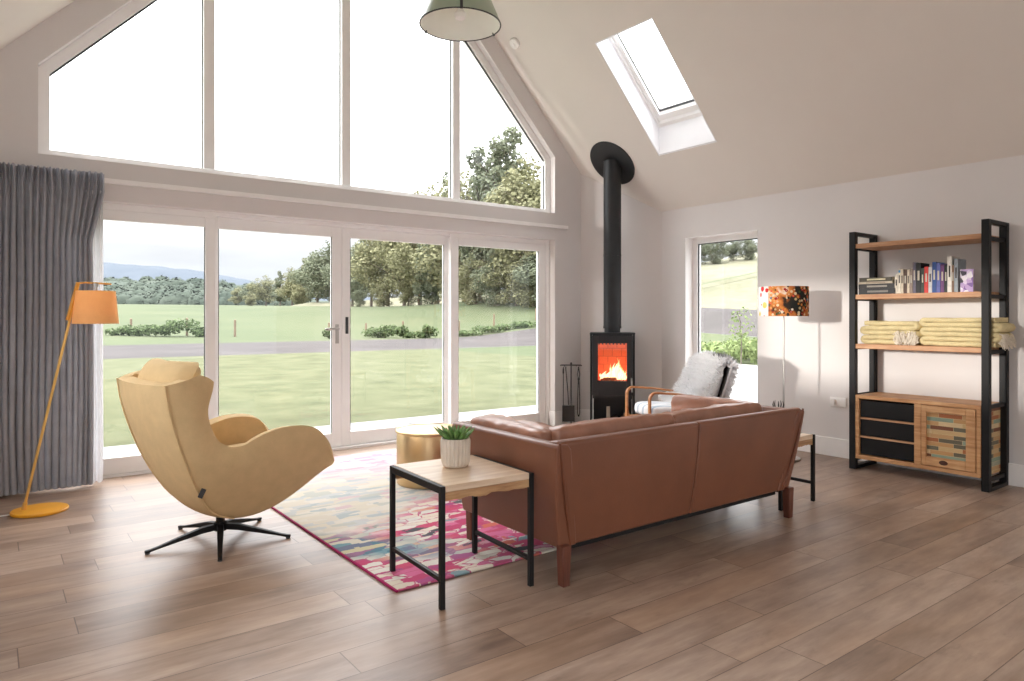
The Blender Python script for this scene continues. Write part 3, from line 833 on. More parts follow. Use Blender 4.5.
# ------------------------------------------------------------------ drum table
dr = thing('drum_table', 'round brass drum coffee table on the rug beyond the near side table', 'coffee table', (2.66, 4.57, .0135))
m = MB(); m.lathe([(.235,.0),(.252,.004),(.255,.012),(.255,.372),(.252,.378)], n=64); m.build('drum_body', M['brass'], dr, angle=50)
m = MB(); m.lathe([(.250,.3785),(.262,.379),(.264,.384),(.264,.394),(.260,.398),(.252,.398),(.249,.394),(.001,.394)], n=64); m.build('drum_top', M['brass'], dr, angle=50)

# ------------------------------------------------------------------ egg chair
egg = thing('lounge_chair', 'mustard yellow winged swivel lounge chair on a black star base', 'armchair', (1.04, 4.12, 0), R(11))
Lc = [(-.425,.915),(-.408,.80),(-.372,.665),(-.315,.505),(-.246,.36),(-.160,.235),(-.035,.165),(.11,.150),(.255,.19),(.375,.265),(.455,.335),(.484,.372)]
Uc = [(-.262,.960),(-.186,.915),(-.220,.770),(-.178,.632),(-.112,.580),(-.035,.578),(.055,.617),(.175,.645),(.300,.645),(.400,.612),(.482,.525),(.514,.440)]
WLo = [.318,.318,.312,.298,.268,.225,.190,.185,.205,.240,.280,.315]
WUp = [.325,.326,.328,.330,.338,.345,.350,.352,.352,.350,.345,.335]
def interp(arr, t):
    """Catmull-Rom through arr"""
    n = len(arr)-1; x = t*n; i = min(int(x), n-1); f = x-i
    g = lambda k: Vector(arr[k]) if isinstance(arr[0], tuple) else arr[k]
    p0, p1, p2, p3 = g(max(i-1,0)), g(i), g(i+1), g(min(i+2,n))
    return ((p1*2) + (p2-p0)*f + (p0*2 - p1*5 + p2*4 - p3)*f*f + (p1*3 - p0 - p2*3 + p3)*f**3)*.5
m = MB(); NS, NA, NBt = 34, 9, 12
vs = []; fs = []; cols = 0
for k in range(NS+1):
    t = k/NS
    L, U = interp(Lc, t), interp(Uc, t); wl_, wu = interp(WLo, t), interp(WUp, t)
    tl = interp(Lc, min(1, t+.02)) - interp(Lc, max(0, t-.02)); tl.normalize()
    nrm = Vector((tl.y, -tl.x)) if False else Vector((tl.y, -tl.x))
    out = Vector((tl.y, -tl.x))             # outward (down / rear)
    if out.x > 0 and t < .5: out = -out
    if t >= .5 and out.y > 0: out = -out
    row = []
    for i in range(NA):                     # near side from rim to seam
        a = i/NA; p = U.lerp(L, a)
        y = lerp(wu, wl_, a**1.6) + .035*math.sin(PI*a)
        row.append((p.x, -y, p.y))
    for i in range(NBt+1):
        b_ = i/NBt; y = lerp(-wl_, wl_, b_)
        bul = .035*(1 - (2*b_-1)**2) * (1 - .6*t)
        q = L + out*bul
        row.append((q.x, y, q.y))
    for i in range(NA-1, -1, -1):
        a = i/NA; p = U.lerp(L, a)
        y = lerp(wu, wl_, a**1.6) + .035*math.sin(PI*a)
        row.append((p.x, y, p.y))
    cols = len(row); vs += row
for k in range(NS):
    for i in range(cols-1):
        p = k*cols+i; fs.append((p, p+1, p+cols+1, p+cols))
m.add(vs, fs)
shell = m.build('shell', M['mustard'], egg, angle=180)
sm = shell.modifiers.new('Solidify', 'SOLIDIFY'); sm.thickness = .075; sm.offset = -1
bv = shell.modifiers.new('Bevel', 'BEVEL'); bv.width = .024; bv.segments = 3; bv.limit_method = 'ANGLE'; bv.angle_limit = R(55)
sb = shell.modifiers.new('Subdivision', 'SUBSURF'); sb.levels = 1; sb.render_levels = 1
shell_rows = [vs[k*cols:(k+1)*cols] for k in range(NS+1)]
for s, col in ((-1, NA), (1, NA+NBt)):
    p = MB(); p.tube([(r[col][0], r[col][1]*1.012, r[col][2]) for r in shell_rows[:20]], .0045, 6); p.build('seam', M['mustard'], egg)
m = MB(); m.cushion((.125, 0, .40), (.30, .265, .085), 3.6, 14, .003, 1, 5, M=Matrix.Rotation(R(-3), 4, 'Y')); m.build('seat_cushion', M['mustard'], egg)
m = MB(); Mx = Matrix.Translation((-.205, 0, .665)) @ Matrix.Rotation(R(-15), 4, 'Y'); m.cushion((0,0,0), (.060, .235, .235), 4, 12, .003, 2, 5, M=Mx); m.build('back_cushion', M['mustard'], egg)
# head pillow with pinched corners
m = MB(); n = 18; vs = []; fs = []
for sgn in (1, -1):
    for i in range(n+1):
        for j in range(n+1):
            u, v = 2*i/n-1, 2*j/n-1
            ed = (1-u*u)*(1-v*v)
            qq = (abs(u)**7 + abs(v)**7)**(1/7) or 1; k_ = max(abs(u), abs(v))/qq
            x = v*k_*.125*(1 - .17*(1-u*u)); y = u*k_*.30*(1 - .07*(1-v*v))
            vs.append((x, y, sgn*.098*ed**.42))
    o_ = (n+1)**2 if sgn == -1 else 0
    for i in range(n):
        for j in range(n):
            q = (o_+i*(n+1)+j, o_+(i+1)*(n+1)+j, o_+(i+1)*(n+1)+j+1, o_+i*(n+1)+j+1)
            fs.append(q if sgn == -1 else q[::-1])
Mx = Matrix.Translation((-.288, .0, .915)) @ Matrix.Rotation(R(-66), 4, 'Y')
m.add(vs, fs, Mx); pl_ = m.build('head_pillow', M['mustard'], egg, angle=180)
m = MB(); m.box(-.238, -.232, -.283, -.277, .33, .375, ); 
Mx = Matrix.Translation((-.232, -.290, .352)) @ Matrix.Rotation(R(28), 4, 'Y'); m = MB(); m.box(-.012, .012, -.003, .003, -.024, .024, Mx); m.build('maker_tag', M['gasket'], egg, smooth=False)
m = MB(); m.lathe([(.034,.055),(.036,.06),(.036,.10),(.024,.106),(.024,.20)], n=20); m.lathe([(.07,.155),(.07,.18)], n=20); m.build('column', M['black'], egg)
for k in range(5):
    a = R(-104.5 - 11 + 72*k)
    ca, sa = math.cos(a), math.sin(a)
    m = MB(); vs = []; fs = []
    st = [(.02,.094,.062,.018), (.10,.088,.056,.017), (.22,.058,.036,.014), (.33,.028,.016,.012), (.365,.022,.008,.011), (.385,.020,.006,.010)]
    for (r, zt, zb, hw) in st:
        for (z, s) in ((zb, -1), (zb, 1), (zt, 1), (zt, -1)):
            vs.append((r*ca - s*hw*sa, r*sa + s*hw*ca, z))
    for q in range(len(st)-1):
        for i in range(4):
            j = (i+1) % 4; fs.append((q*4+i, q*4+j, (q+1)*4+j, (q+1)*4+i))
    fs.append((0,3,2,1)); e0 = (len(st)-1)*4; fs.append((e0, e0+1, e0+2, e0+3))
    m.add(vs, fs); lg = m.build('foot', M['black'], egg, bevel=.003)
    g = MB(); g.cyl((.372*ca,.372*sa,0), (.372*ca,.372*sa,.007), .012); g.build('glide', M['gasket'], lg)

# ------------------------------------------------------------------ yellow arc floor lamp
yl = thing('floor_lamp', 'slim yellow leaning floor lamp with orange drum shade beside the grey curtain', 'floor lamp', (.262, 5.41, 0))
m = MB(); m.lathe([(.150,.0),(.158,.003),(.159,.014),(.155,.019),(.001,.020)], n=48); m.build('base', M['yellow_metal'], yl)
pt0, pt1 = Vector((-.085,.03,.02)), Vector((.215,.03,1.475))
m = MB(); m.cyl(pt0, pt1, .0085, n=12); m.cyl(pt0, pt0 + (pt1-pt0)*.03, .013, n=12); m.build('pole', M['gold_tube'], yl)
m = MB(); m.tube([pt0+(pt1-pt0)*.83+Vector((-.012,0,0)), pt1+Vector((-.004,0,.004))], .012, 8); m.build('pole_sleeve', M['yellow_metal'], yl)
m = MB(); m.tube([pt1+Vector((-.01,0,0)), pt1+Vector((.04,0,.005)), pt1+Vector((.19,0,.0))], .006, 8); m.build('arm', M['gold_tube'], yl)
cx = .312
m = MB(); m.cyl((cx,.03,1.455), (cx,.03,1.475), .018); m.cyl((cx,.03,1.40), (cx,.03,1.455), .012); m.build('lamp_holder', M['chrome'], yl)
m = MB(); m.lathe([(.138,1.205),(.118,1.425),(.115,1.425),(.135,1.205),(.138,1.205)], (cx,.03,0), 48, caps=False); m.build('lamp_shade', M['orange_shade'], yl, angle=60)
m = MB(); m.lathe([(.001,1.30),(.025,1.315),(.032,1.345),(.022,1.38),(.012,1.40)], (cx,.03,0), 16); m.build('bulb', emit('warm_bulb', lin(255,214,160), 3.0), yl)
m = MB(); m.tube([(-.12,.0,.005),(-.35,.01,.004),(-.7,.05,.004)], .0035, 6); m.build('cord', M['plastic'], yl)

# ------------------------------------------------------------------ floral floor lamp
fl2 = thing('floor_lamp', 'floor lamp with floral print drum shade between the window and the shelf unit', 'floor lamp', (5.60, 3.49, 0))
m = MB(); m.lathe([(.13,.0),(.14,.004),(.14,.016),(.03,.03),(.012,.05)], n=40); m.build('base', M['chrome'], fl2)
m = MB(); m.cyl((0,0,.04), (0,0,1.38), .008, n=12); m.build('pole', M['chrome'], fl2)
m = MB(); m.lathe([(.205,1.258),(.207,1.262),(.207,1.512),(.205,1.515),(.202,1.512),(.202,1.262),(.205,1.258)], n=56, caps=False)
for a in (0, 2.09, 4.19): m.cyl((0,0,1.40), (.204*math.cos(a),.204*math.sin(a),1.50), .002, n=6)
m.build('lamp_shade', M['floral'], fl2, angle=60)
m = MB(); m.lathe([(.012,1.36),(.024,1.38),(.03,1.41),(.001,1.45)], n=16); m.build('bulb', emit('warm_bulb_floral', lin(255,206,140), 6.0), fl2)

# ------------------------------------------------------------------ pendant lamp
pd = thing('pendant_lamp', 'green enamel pendant lamp with white inside hanging from the ridge', 'pendant lamp', (2.73, 4.27, 3.36))
outer = [(.290,0),(.296,.004),(.292,.012),(.225,.175),(.205,.205),(.16,.235),(.09,.25),(.07,.27),(.07,.36),(.055,.375)]
m = MB(); m.lathe(outer, n=56, caps=False); m.build('shade', M['green_enamel'], pd, angle=50)
m = MB(); m.lathe([(.288,.002),(.220,.174),(.200,.203),(.155,.231),(.085,.246),(.001,.247)], n=56, caps=False); m.build('shade_lining', M['white_enamel'], pd, angle=50)
m = MB(); m.tube([(.292*math.cos(2*PI*i/64), .292*math.sin(2*PI*i/64), .002) for i in range(64)], .005, 8, closed=True); m.build('rim', M['gasket'], pd)
m = MB(); m.cyl((0,0,.12), (0,0,.24), .028); m.lathe([(.001,.03),(.035,.05),(.045,.08),(.02,.12)], n=20); m.build('bulb', M['plastic'], pd)
for k in range(3):
    a = R(-121 + 120*k); Mx = Matrix.Rotation(a, 4, 'Z')
    m = MB(); m.hexa([(.289,-.010,-.006),(.301,-.010,-.006),(.301,.010,-.006),(.289,.010,-.006)],[(.2585,-.010,.095),(.268,-.010,.095),(.268,.010,.095),(.2585,.010,.095)],Mx); m.build('clip', M['gasket'], pd, bevel=.003)
m = MB(); m.cyl((0,0,.37), (0,0,roof(2.73)-3.36-.002), .006, n=10); m.lathe([(.055,roof(2.73)-3.36-.06),(.05,roof(2.73)-3.36-.03)], n=20); m.build('cord', M['black'], pd)

# smoke alarm on the slope
nv = Vector((-SL,0,-1)).normalized()
sd = thing('smoke_alarm', 'small round white smoke alarm on the sloping ceiling beside the pendant', 'smoke alarm', (4.453, 5.885, roof(4.453)))
q = Vector((0,0,1)).rotation_difference(nv).to_matrix().to_4x4()
m = MB(); m.lathe([(.060,.0005),(.062,.006),(.060,.026),(.052,.036),(.001,.038)], n=32, M=q); m.build('alarm_body', M['plastic'], sd)
m = MB(); m.lathe([(.018,.0375),(.017,.041),(.001,.042)], n=16, M=q); m.build('test_button', M['white'], sd)

# ------------------------------------------------------------------ wood burning stove
stove = thing('wood_stove', 'tall black wood burning stove with a lit orange fire in the corner', 'stove', (5.575, 5.575, 0), R(-45))
W2, D2, H = .243, .205, 1.078
def rr_prism(hw, hd, r, z0, z1, n=6, front_only=False):
    pts = []
    for (sx_, sy_, a0) in ((1,1,0),(-1,1,90),(-1,-1,180),(1,-1,270)):
        rr = r if sy_ < 0 or not front_only else .004
        for i in range(n+1):
            a = R(a0 + 90*i/n)
            pts.append((sx_*(hw-rr) + rr*math.cos(a), sy_*(hd-rr) + rr*math.sin(a)))
    return pts
m = MB()                                     # carcass: back, sides, hearth shelf, top box around the fire chamber
m.box(-W2+.03, W2-.03, D2-.02, D2, .03, H-.03)
m.box(-W2+.03, W2-.03, -D2+.01, D2-.02, .36, .52); m.box(-W2+.03, W2-.03, -D2+.01, D2-.02, .985, H-.02)
m.box(-W2+.03, -.165, -D2+.01, D2-.02, .52, .985); m.box(.165, W2-.03, -D2+.01, D2-.02, .52, .985)
m.box(-W2+.03, W2-.03, -D2+.02, D2-.02, .03, .055)
m.build('carcass', M['blacksteel'], stove, smooth=False)
for s in (-1, 1):
    m = MB(); m.box(min(s*W2, s*(W2-.016)), max(s*W2, s*(W2-.016)), -D2+.02, D2, .0, H-.012); m.build('side_panel', M['blacksteel'], stove, bevel=.004)
m = MB(); m.prism(rr_prism(W2+.004, D2+.004, .03, 0, 0), 'z', H-.02, H); m.build('top_plate', M['blacksteel'], stove, bevel=.003)
dz0, dz1 = .40, 1.045
m = MB(); fy0, fy1 = -D2-.022, -D2+.008     # fire door with an opening
m.box(-W2+.024, -.155, fy0, fy1, dz0, dz1); m.box(.155, W2-.024, fy0, fy1, dz0, dz1)
m.box(-.155, .155, fy0, fy1, dz0, .555); m.box(-.155, .155, fy0, fy1, .965, dz1)
fd = m.build('fire_door', M['blacksteel'], stove, bevel=.004)
m = MB()
for i in range(8): m.box(-.14+.0385*i-.012, -.14+.0385*i+.006, fy0-.002, fy1, .950, .972)
m.build('air_slots', M['gasket'], fd, smooth=False); m = MB()
for i in range(10): m.box(-.148+.0325*i-.004, -.148+.0325*i+.006, fy0-.002, fy1-.01, .548, .562)
m.build('air_slots', M['gasket'], fd, smooth=False)
m = MB(); m.box(-.154, .154, fy0+.012, fy0+.016, .556, .964); m.build('stove_glass', glass_material('stove_glass', (.95,.9,.85,1)), fd, smooth=False)
m = MB(); m.tube([(.205,fy0,.585),(.205,fy0-.035,.575),(.207,fy0-.04,.50),(.21,fy0-.04,.44)], .009, 8); m.build('handle', M['chrome'], fd)
m = MB(); m.box(-.162, .162, .04, .06, .525, .98); m.box(-.164,-.158,-D2+.02,.04,.525,.98); m.box(.158,.164,-D2+.02,.04,.525,.98); m.box(-.158,.158,-D2+.02,.04,.522,.53)
m.build('fire_lining', M['firebrick'], stove, smooth=False)
rf_ = random.Random(4)
def flame(mb, x, y, z, hgt, wd, lean):
    pts = []; rs = []
    for i in range(7):
        t = i/6
        pts.append((x + lean*t*t + .012*math.sin(t*6+x*50), y + .006*math.sin(t*5), z + hgt*t))
        rs.append(max(.0008, wd*(math.sin(PI*min(1,.22+t*.78)))**1.1))
    mb.tube(pts, rs, 7)
m = MB(); m2 = MB()
for i in range(16):
    x = -.13 + .26*i/15
    hgt = .06 + .12*math.exp(-((x-.045)/.055)**2) + rf_.uniform(0, .05)
    (flame(m, x, rf_.uniform(-.08,-.03), .555, hgt, .015, rf_.uniform(-.02,.05)))
    if i % 2: flame(m2, x+.008, rf_.uniform(-.03,.02), .555, hgt*1.25, .014, rf_.uniform(-.02,.05))
m.build('flames', M['flame'], stove, angle=180); m2.build('flames', M['flame2'], stove, angle=180)
m = MB()
for i in range(4): m.cyl((-.12+.03*i, -.10, .548+.012*(i % 2)), (.04+.03*i, .02, .552+.012*(i % 2)), .022, n=10)
m.build('burning_log', M['log'], stove)
# flue with ceiling collar
m = MB(); zt = roof(5.575)
m.lathe([(.098, H+.045-.0), (.098, zt-.0+.02)], n=40); m.lathe([(.088, H), (.088, H+.05)], n=40)
m.lathe([(.1005,1.93),(.1005,1.945)], n=40); m.lathe([(.100,H+.045),(.102,H+.05),(.100,H+.075)], n=40)
flue = m.build('flue_pipe', M['blacksteel'], stove)
nl = Matrix.Rotation(R(45), 4, 'Z') @ q
m = MB(); Mx = Matrix.Translation((0, 0, zt)) @ Matrix.Rotation(R(45), 4, 'Z') @ q
m.lathe([(.285,.002),(.287,.005),(.285,.010),(.10,.014)], n=56, M=Mx); m.build('ceiling_collar', M['blacksteel'], stove)
# logs stored underneath: things of their own
ca, sa = math.cos(R(-45)), math.sin(R(-45))
def st(x, y, z): return (5.575 + x*ca - y*sa, 5.575 + x*sa + y*ca, z)
lg_lab = ['cut log at the right in the compartment under the stove fire', 'cut log at the bottom left in the compartment under the stove fire',
          'cut log resting on top of the logs under the stove fire', 'slim split log standing under the stove fire']
for i, (x, z, r) in enumerate(((.125,.101,.045), (.03,.097,.042), (.155,.183,.035))):
    o = thing('log', lg_lab[i], 'log', st(x, 0, z), R(-45), 'logs under the stove')
    m = MB(); m.cyl((0,-.17,0), (0,.14,0), r, r*.94, 14); m.build('bark', M['trunk'], o)
    m = MB(); m.cyl((0,-.172,0), (0,-.1702,0), r*.92, n=14); m.build('cut_face', M['log'], o)
o = thing('log', lg_lab[3], 'log', st(-.045, -.06, .056), R(-45), 'logs under the stove')
m = MB(); m.hexa([(-.022,-.02,0),(.022,-.02,0),(.02,.02,0),(-.02,.02,0)], [(-.02,-.018,.2),(.018,-.02,.205),(.02,.02,.2),(-.02,.02,.2)]); m.build('split_wood', plain('pale_split_wood', lin(190,182,170), .8), o, bevel=.004)

# black log bucket right of the stove
bk = thing('log_bucket', 'small black bucket on the floor at the right of the stove', 'bucket', (5.72, 5.14, 0))
m = MB(); m.lathe([(.10,.0),(.105,.004),(.125,.22),(.128,.225),(.122,.225),(.10,.01),(.001,.008)], n=32); m.build('pail', M['black'], bk, angle=50)
m = MB(); m.tube([(.125*math.cos(a), 0, .215+.09*math.sin(a)) for a in [PI*i/12 for i in range(13)]], .004, 6); m.build('bail_handle', M['iron'], bk)

# ------------------------------------------------------------------ fireside tools
TX, TY = 5.325, 5.985
ts = thing('fire_tool_stand', 'black iron stand for fire tools between the doors and the stove', 'tool stand', (TX, TY, 0), R(-42))
m = MB(); m.lathe([(.075,.0),(.078,.004),(.074,.012),(.012,.02)], n=28); m.build('base', M['iron'], ts)
m = MB(); m.cyl((0,0,.015), (0,0,.70), .008, n=10); m.lathe([(.001,.70),(.013,.71),(.010,.727),(.001,.735)], n=14); m.build('post', M['iron'], ts)
m = MB(); m.tube([(-.125,0,.695),(-.11,0,.70),(.11,0,.70),(.122,0,.692)], .007, 8)
for x in (-.075, .06): m.tube([(x,-.012,.70),(x,-.028,.69),(x,-.03,.70)], .004, 6)
m.tube([(.09,-.012,.70),(.09,-.028,.69),(.09,-.03,.70)], .004, 6)
m.build('hook_bar', M['iron'], ts)
def tl(x, y, z):
    c_, s_ = math.cos(R(-42)), math.sin(R(-42)); return (TX + x*c_ - y*s_, TY + x*s_ + y*c_, z)
o = thing('fire_shovel', 'black fire shovel with a square blade hanging on the tool stand', 'shovel', tl(-.03,-.04,0), R(-42))
m = MB(); m.tube([(-.03,.008,.685),(-.03,0,.66),(-.006,0,.40),(0,0,.25)], .006, 8); m.build('shaft', M['iron'], o)
m = MB(); m.box(-.07,.07,-.006,.0,.06,.245); m.box(-.07,-.064,-.03,.0,.06,.245); m.box(.064,.07,-.03,.0,.06,.245); m.box(-.07,.07,-.03,.0,.239,.245); m.build('blade', M['iron'], o, bevel=.002)
o = thing('fire_tongs', 'black fire tongs hanging at the right end of the tool stand', 'tongs', tl(.085,-.04,0), R(-42))
m = MB()
for s in (-1, 1): m.tube([(0,.008,.685),(s*.012,0,.60),(s*.004,0,.54),(s*.013,0,.30),(s*.012,0,.16),(s*.002,0,.12)], .0055, 8)
m.build('arms', M['iron'], o)
m = MB(); m.lathe([(.010,.53),(.014,.54),(.014,.552),(.01,.56)], n=12); m.build('pivot', M['iron'], o)
o = thing('fire_poker', 'thin black poker hanging at the left end of the tool stand', 'poker', tl(-.088,-.034,0), R(-42))
m = MB(); m.tube([(.01,.004,.685),(.0,0,.67),(0,0,.16),(.0,0,.12),(.014,0,.105)], .005, 8); m.build('rod', M['iron'], o)
m = MB(); m.lathe([(.006,.60),(.009,.62),(.008,.66),(.004,.675)], n=10); m.build('grip', M['iron'], o)

# ------------------------------------------------------------------ bent wood armchair with sheepskin
ac = thing('armchair', 'bent wood armchair with striped seat beside the tall window facing the stove', 'armchair', (4.97, 4.25, 0), R(155))
AW = .27
for s in (-1, 1):
    pts = [(.30, s*AW, 0), (.30, s*AW, .30)]
    pts += [(.30, s*AW, .53)] + [(.30 - .06*(1-math.cos(R(a))), s*AW, .53 + .06*math.sin(R(a))) for a in (22,45,68,90)]
    pts += [(.05, s*AW, .575), (-.25, s*AW, .535), (-.36, s*AW, .50)]
    m = MB(); vs = []; fs = []
    for k in range(len(pts)):
        p = Vector(pts[k]); t = Vector(pts[min(k+1,len(pts)-1)]) - Vector(pts[max(k-1,0)]); t.normalize()
        nrm = Vector((t.z, 0, -t.x))
        for (a_, b_) in ((-1,-1),(1,-1),(1,1),(-1,1)):
            vs.append(tuple(p + nrm*a_*.009 + Vector((0, b_*.021, 0))))
    for k in range(len(pts)-1):
        for i in range(4):
            j = (i+1) % 4; fs.append((k*4+i, k*4+j, (k+1)*4+j, (k+1)*4+i))
    fs.append((3,2,1,0)); e0 = (len(pts)-1)*4; fs.append((e0,e0+1,e0+2,e0+3))
    m.add(vs, fs); m.build('arm', M['armwood'], ac, bevel=.004, angle=50)
    m = MB(); m.hexa([(-.40,s*AW-.02,0),(-.36,s*AW-.02,0),(-.36,s*AW+.02,0),(-.40,s*AW+.02,0)], [(-.37,s*AW-.018,.54),(-.335,s*AW-.018,.54),(-.335,s*AW+.018,.54),(-.37,s*AW+.018,.54)]); m.build('rear_leg', M['armwood'], ac, bevel=.004)
m = MB(); m.box(-.33, .285, -AW+.022, AW-.022, .29, .335); m.build('seat_frame', M['armwood'], ac, bevel=.006)
m = MB(); m.cushion((.0, 0, .395), (.31, .242, .065), 4, 12, .003, 3, 5, M=Matrix.Rotation(R(-4), 4, 'Y')); m.build('seat_cushion', M['stripe'], ac)
m = MB(); Mx = Matrix.Translation((-.345, 0, .60)) @ Matrix.Rotation(R(-18), 4, 'Y'); m.cushion((0,0,0), (.055, .235, .25), 4, 12, .002, 4, 5, M=Mx); m.build('back_cushion', M['stripe'], ac)
# sheepskin thrown over the back: a loose thing of its own
sk = thing('sheepskin', 'fluffy white and grey sheepskin draped over the armchair back', 'sheepskin', (4.97, 4.25, 0), R(155))
path = [(-.04,.465),(-.18,.525),(-.27,.65),(-.33,.78),(-.38,.85),(-.44,.865),(-.50,.82),(-.475,.72),(-.43,.58),(-.40,.50)]
m = MB(); n1, n2 = 36, 26; vs = []; fs = []; nor = []
for i in range(n1+1):
    p = interp(path, i/n1); p2 = interp(path, min(1, i/n1+.01)) - interp(path, max(0, i/n1-.01)); p2.normalize()
    for j in range(n2+1):
        v = 2*j/n2-1
        hw = .335*(1 - .12*abs(2*i/n1-1)**3 - .16*math.exp(-((i/n1-.47)/.16)**2))
        wob = .02*mnoise.noise(Vector((i*.3, j*.3, 2)))
        edge_ = abs(v)**4*.05
        off = Vector((p2.y, -p2.x))
        if off.dot(Vector((-.33-p.x, .62-p.y))) > 0: off = -off
        q_ = p + off*(.012 + wob - edge_)
        vs.append((q_.x, v*hw*(1+.04*mnoise.noise(Vector((i*.4,0,5)))), q_.y)); nor.append((off.x, v*.4, off.y))
for i in range(n1):
    for j in range(n2):
        p = i*(n2+1)+j; fs.append((p, p+1, p+n2+2, p+n2+1))
m.add(vs, fs); hide = m.build('hide', M['fur'], sk, angle=180)
sm = hide.modifiers.new('Solidify', 'SOLIDIFY'); sm.thickness = .02
m = MB(); rf_ = random.Random(12)
for k in range(9000):
    i = rf_.randrange(n1); j = rf_.randrange(n2); a_, b_ = rf_.random(), rf_.random()
    p = i*(n2+1)+j
    P = (Vector(vs[p])*(1-a_) + Vector(vs[p+n2+1])*a_)*(1-b_) + (Vector(vs[p+1])*(1-a_) + Vector(vs[p+n2+2])*a_)*b_
    N_ = Vector(nor[p]).normalized()
    d = (N_ + Vector((rf_.uniform(-.7,.7), rf_.uniform(-.7,.7), rf_.uniform(-.9,.3)))).normalized()
    ln = rf_.uniform(.035,.075)
    sd_ = d.cross(Vector((rf_.uniform(-1,1), rf_.uniform(-1,1), rf_.uniform(-1,1)))).normalized()*.004
    md = P + d*ln*.6 + sd_*.6
    m.add([tuple(P-sd_), tuple(P+sd_), tuple(md+sd_), tuple(P + d*ln), tuple(md-sd_)], [(0,1,2,3,4)])
fz = m.build('fleece', M['fur'], sk, smooth=False); fz['kind'] = 'stuff'

# ------------------------------------------------------------------ shelf unit
SY0, SY1, SX0, SX1 = 1.943, 2.953, 5.692, 6.076
su = thing('shelf_unit', 'tall black metal shelf unit with wooden shelves and a cabinet below', 'shelf unit', (5.9, 2.46, 0))
ox, oy = 5.9, 2.46
HT_ = 1.95; bw = .049
for (ya, yb) in ((SY0, SY0+bw), (SY1-bw, SY1)):
    f = MB()
    y0, y1 = ya-oy, yb-oy
    f.box(SX0-ox, SX0+bw-ox, y0, y1, 0, HT_); f.box(SX1-bw-ox, SX1-ox, y0, y1, 0, HT_)
    f.box(SX0+bw-ox, SX1-bw-ox, y0, y1, HT_-.028, HT_); f.box(SX0+bw-ox, SX1-bw-ox, y0, y1, 0, .028)
    for z in (1.815-.0, 1.397, .993, .60, .075): f.box(SX0+bw-ox, SX1-bw-ox, y0+.012, y1-.012, z-.012, z+.016)
    f.build('side_frame', M['black'], su, bevel=.002)
for (z0, z1) in ((1.8315,1.862-.012), (1.4135,1.434), (1.0095,1.03)):
    f = MB(); f.box(SX0+.006-ox, SX1-.004-ox, SY0+bw+.001-oy, SY1-bw-.001-oy, z0-.018, z1); f.build('shelf', M['shelf_wood'], su, bevel=.003)
cy0, cy1 = SY0+bw+.002-oy, SY1-bw-.002-oy; cx0, cx1 = SX0+.002-ox, SX1-.004-ox; cz0, cz1 = .092, .612
f = MB()                                    # open carcass
f.box(cx0, cx1, cy0, cy1, cz1-.028, cz1); f.box(cx0, cx1, cy0, cy1, cz0, cz0+.032)
f.box(cx0, cx1, cy1-.03, cy1, cz0+.032, cz1-.028); f.box(cx0, cx1, cy0, cy0+.03, cz0+.032, cz1-.028)
dv = cy1 - .475
f.box(cx0, cx1, dv-.03, dv+.02, cz0+.032, cz1-.028); f.box(cx1-.015, cx1, cy0+.03, cy1-.03, cz0+.032, cz1-.028)
cab = f.build('cabinet', M['mango'], su, bevel=.003)
f = MB(); f.box(cx0+.02, cx1-.02, cy0-.0, cy0-.001, 0, 0)
f = MB(); f.box(cx0+.03, cx1-.01, cy0-.010, cy0-.0005, cz0+.012, cz1-.014); f.build('side_panel', M['patch'], su, smooth=False)['label'] = 'patchwork of painted reclaimed planks'
z0 = cz0+.036; zh = (cz1-.032-z0)/3
for k in range(3):                          # three dark drawers with a thin wooden rail between them
    a_ = z0 + k*zh
    f = MB(); f.box(cx0+.018, cx1-.05, dv+.024, cy1-.034, a_+.006, a_+zh-.012); d_ = f.build('drawer', M['black'], su, bevel=.002)
    if k < 2:
        f = MB(); f.box(cx0+.008, cx1-.03, dv+.021, cy1-.031, a_+zh-.011, a_+zh+.003); f.build('drawer_rail', M['shelf_wood'], su, smooth=False)
dy0, dy1 = cy0+.034, dv-.034; e0, e1 = cz0+.036, cz1-.032
f = MB(); fw = .062
f.box(cx0-.006, cx0+.02, dy0, dy0+fw, e0, e1); f.box(cx0-.006, cx0+.02, dy1-fw*.55, dy1, e0, e1)
f.box(cx0-.006, cx0+.02, dy0+fw, dy1-fw*.55, e0, e0+fw*1.1); f.box(cx0-.006, cx0+.02, dy0+fw, dy1-fw*.55, e1-fw*.8, e1)
dd = f.build('cabinet_door', M['mango'], su, bevel=.003)
f = MB(); f.box(cx0+.010, cx0+.018, dy0+fw-.004, dy1-fw*.55+.004, e0+fw*1.1-.004, e1-fw*.8+.004); f.build('door_panel', M['patch'], dd, smooth=False)['label'] = 'patchwork of painted reclaimed planks'
f = MB()                                    # dark knot on the lower rail
Mx = Matrix.Translation((cx0-.0065, dy0+.21, e0+.034)) @ Matrix.Rotation(R(90), 4, 'Y')
f.lathe([(.018,-.0004),(.018,.0004)], n=16, M=Mx @ Matrix.Scale(1.7, 4, (0,1,0))); f.build('knot', plain('dark_knot', lin(70,36,24), .6), dd)

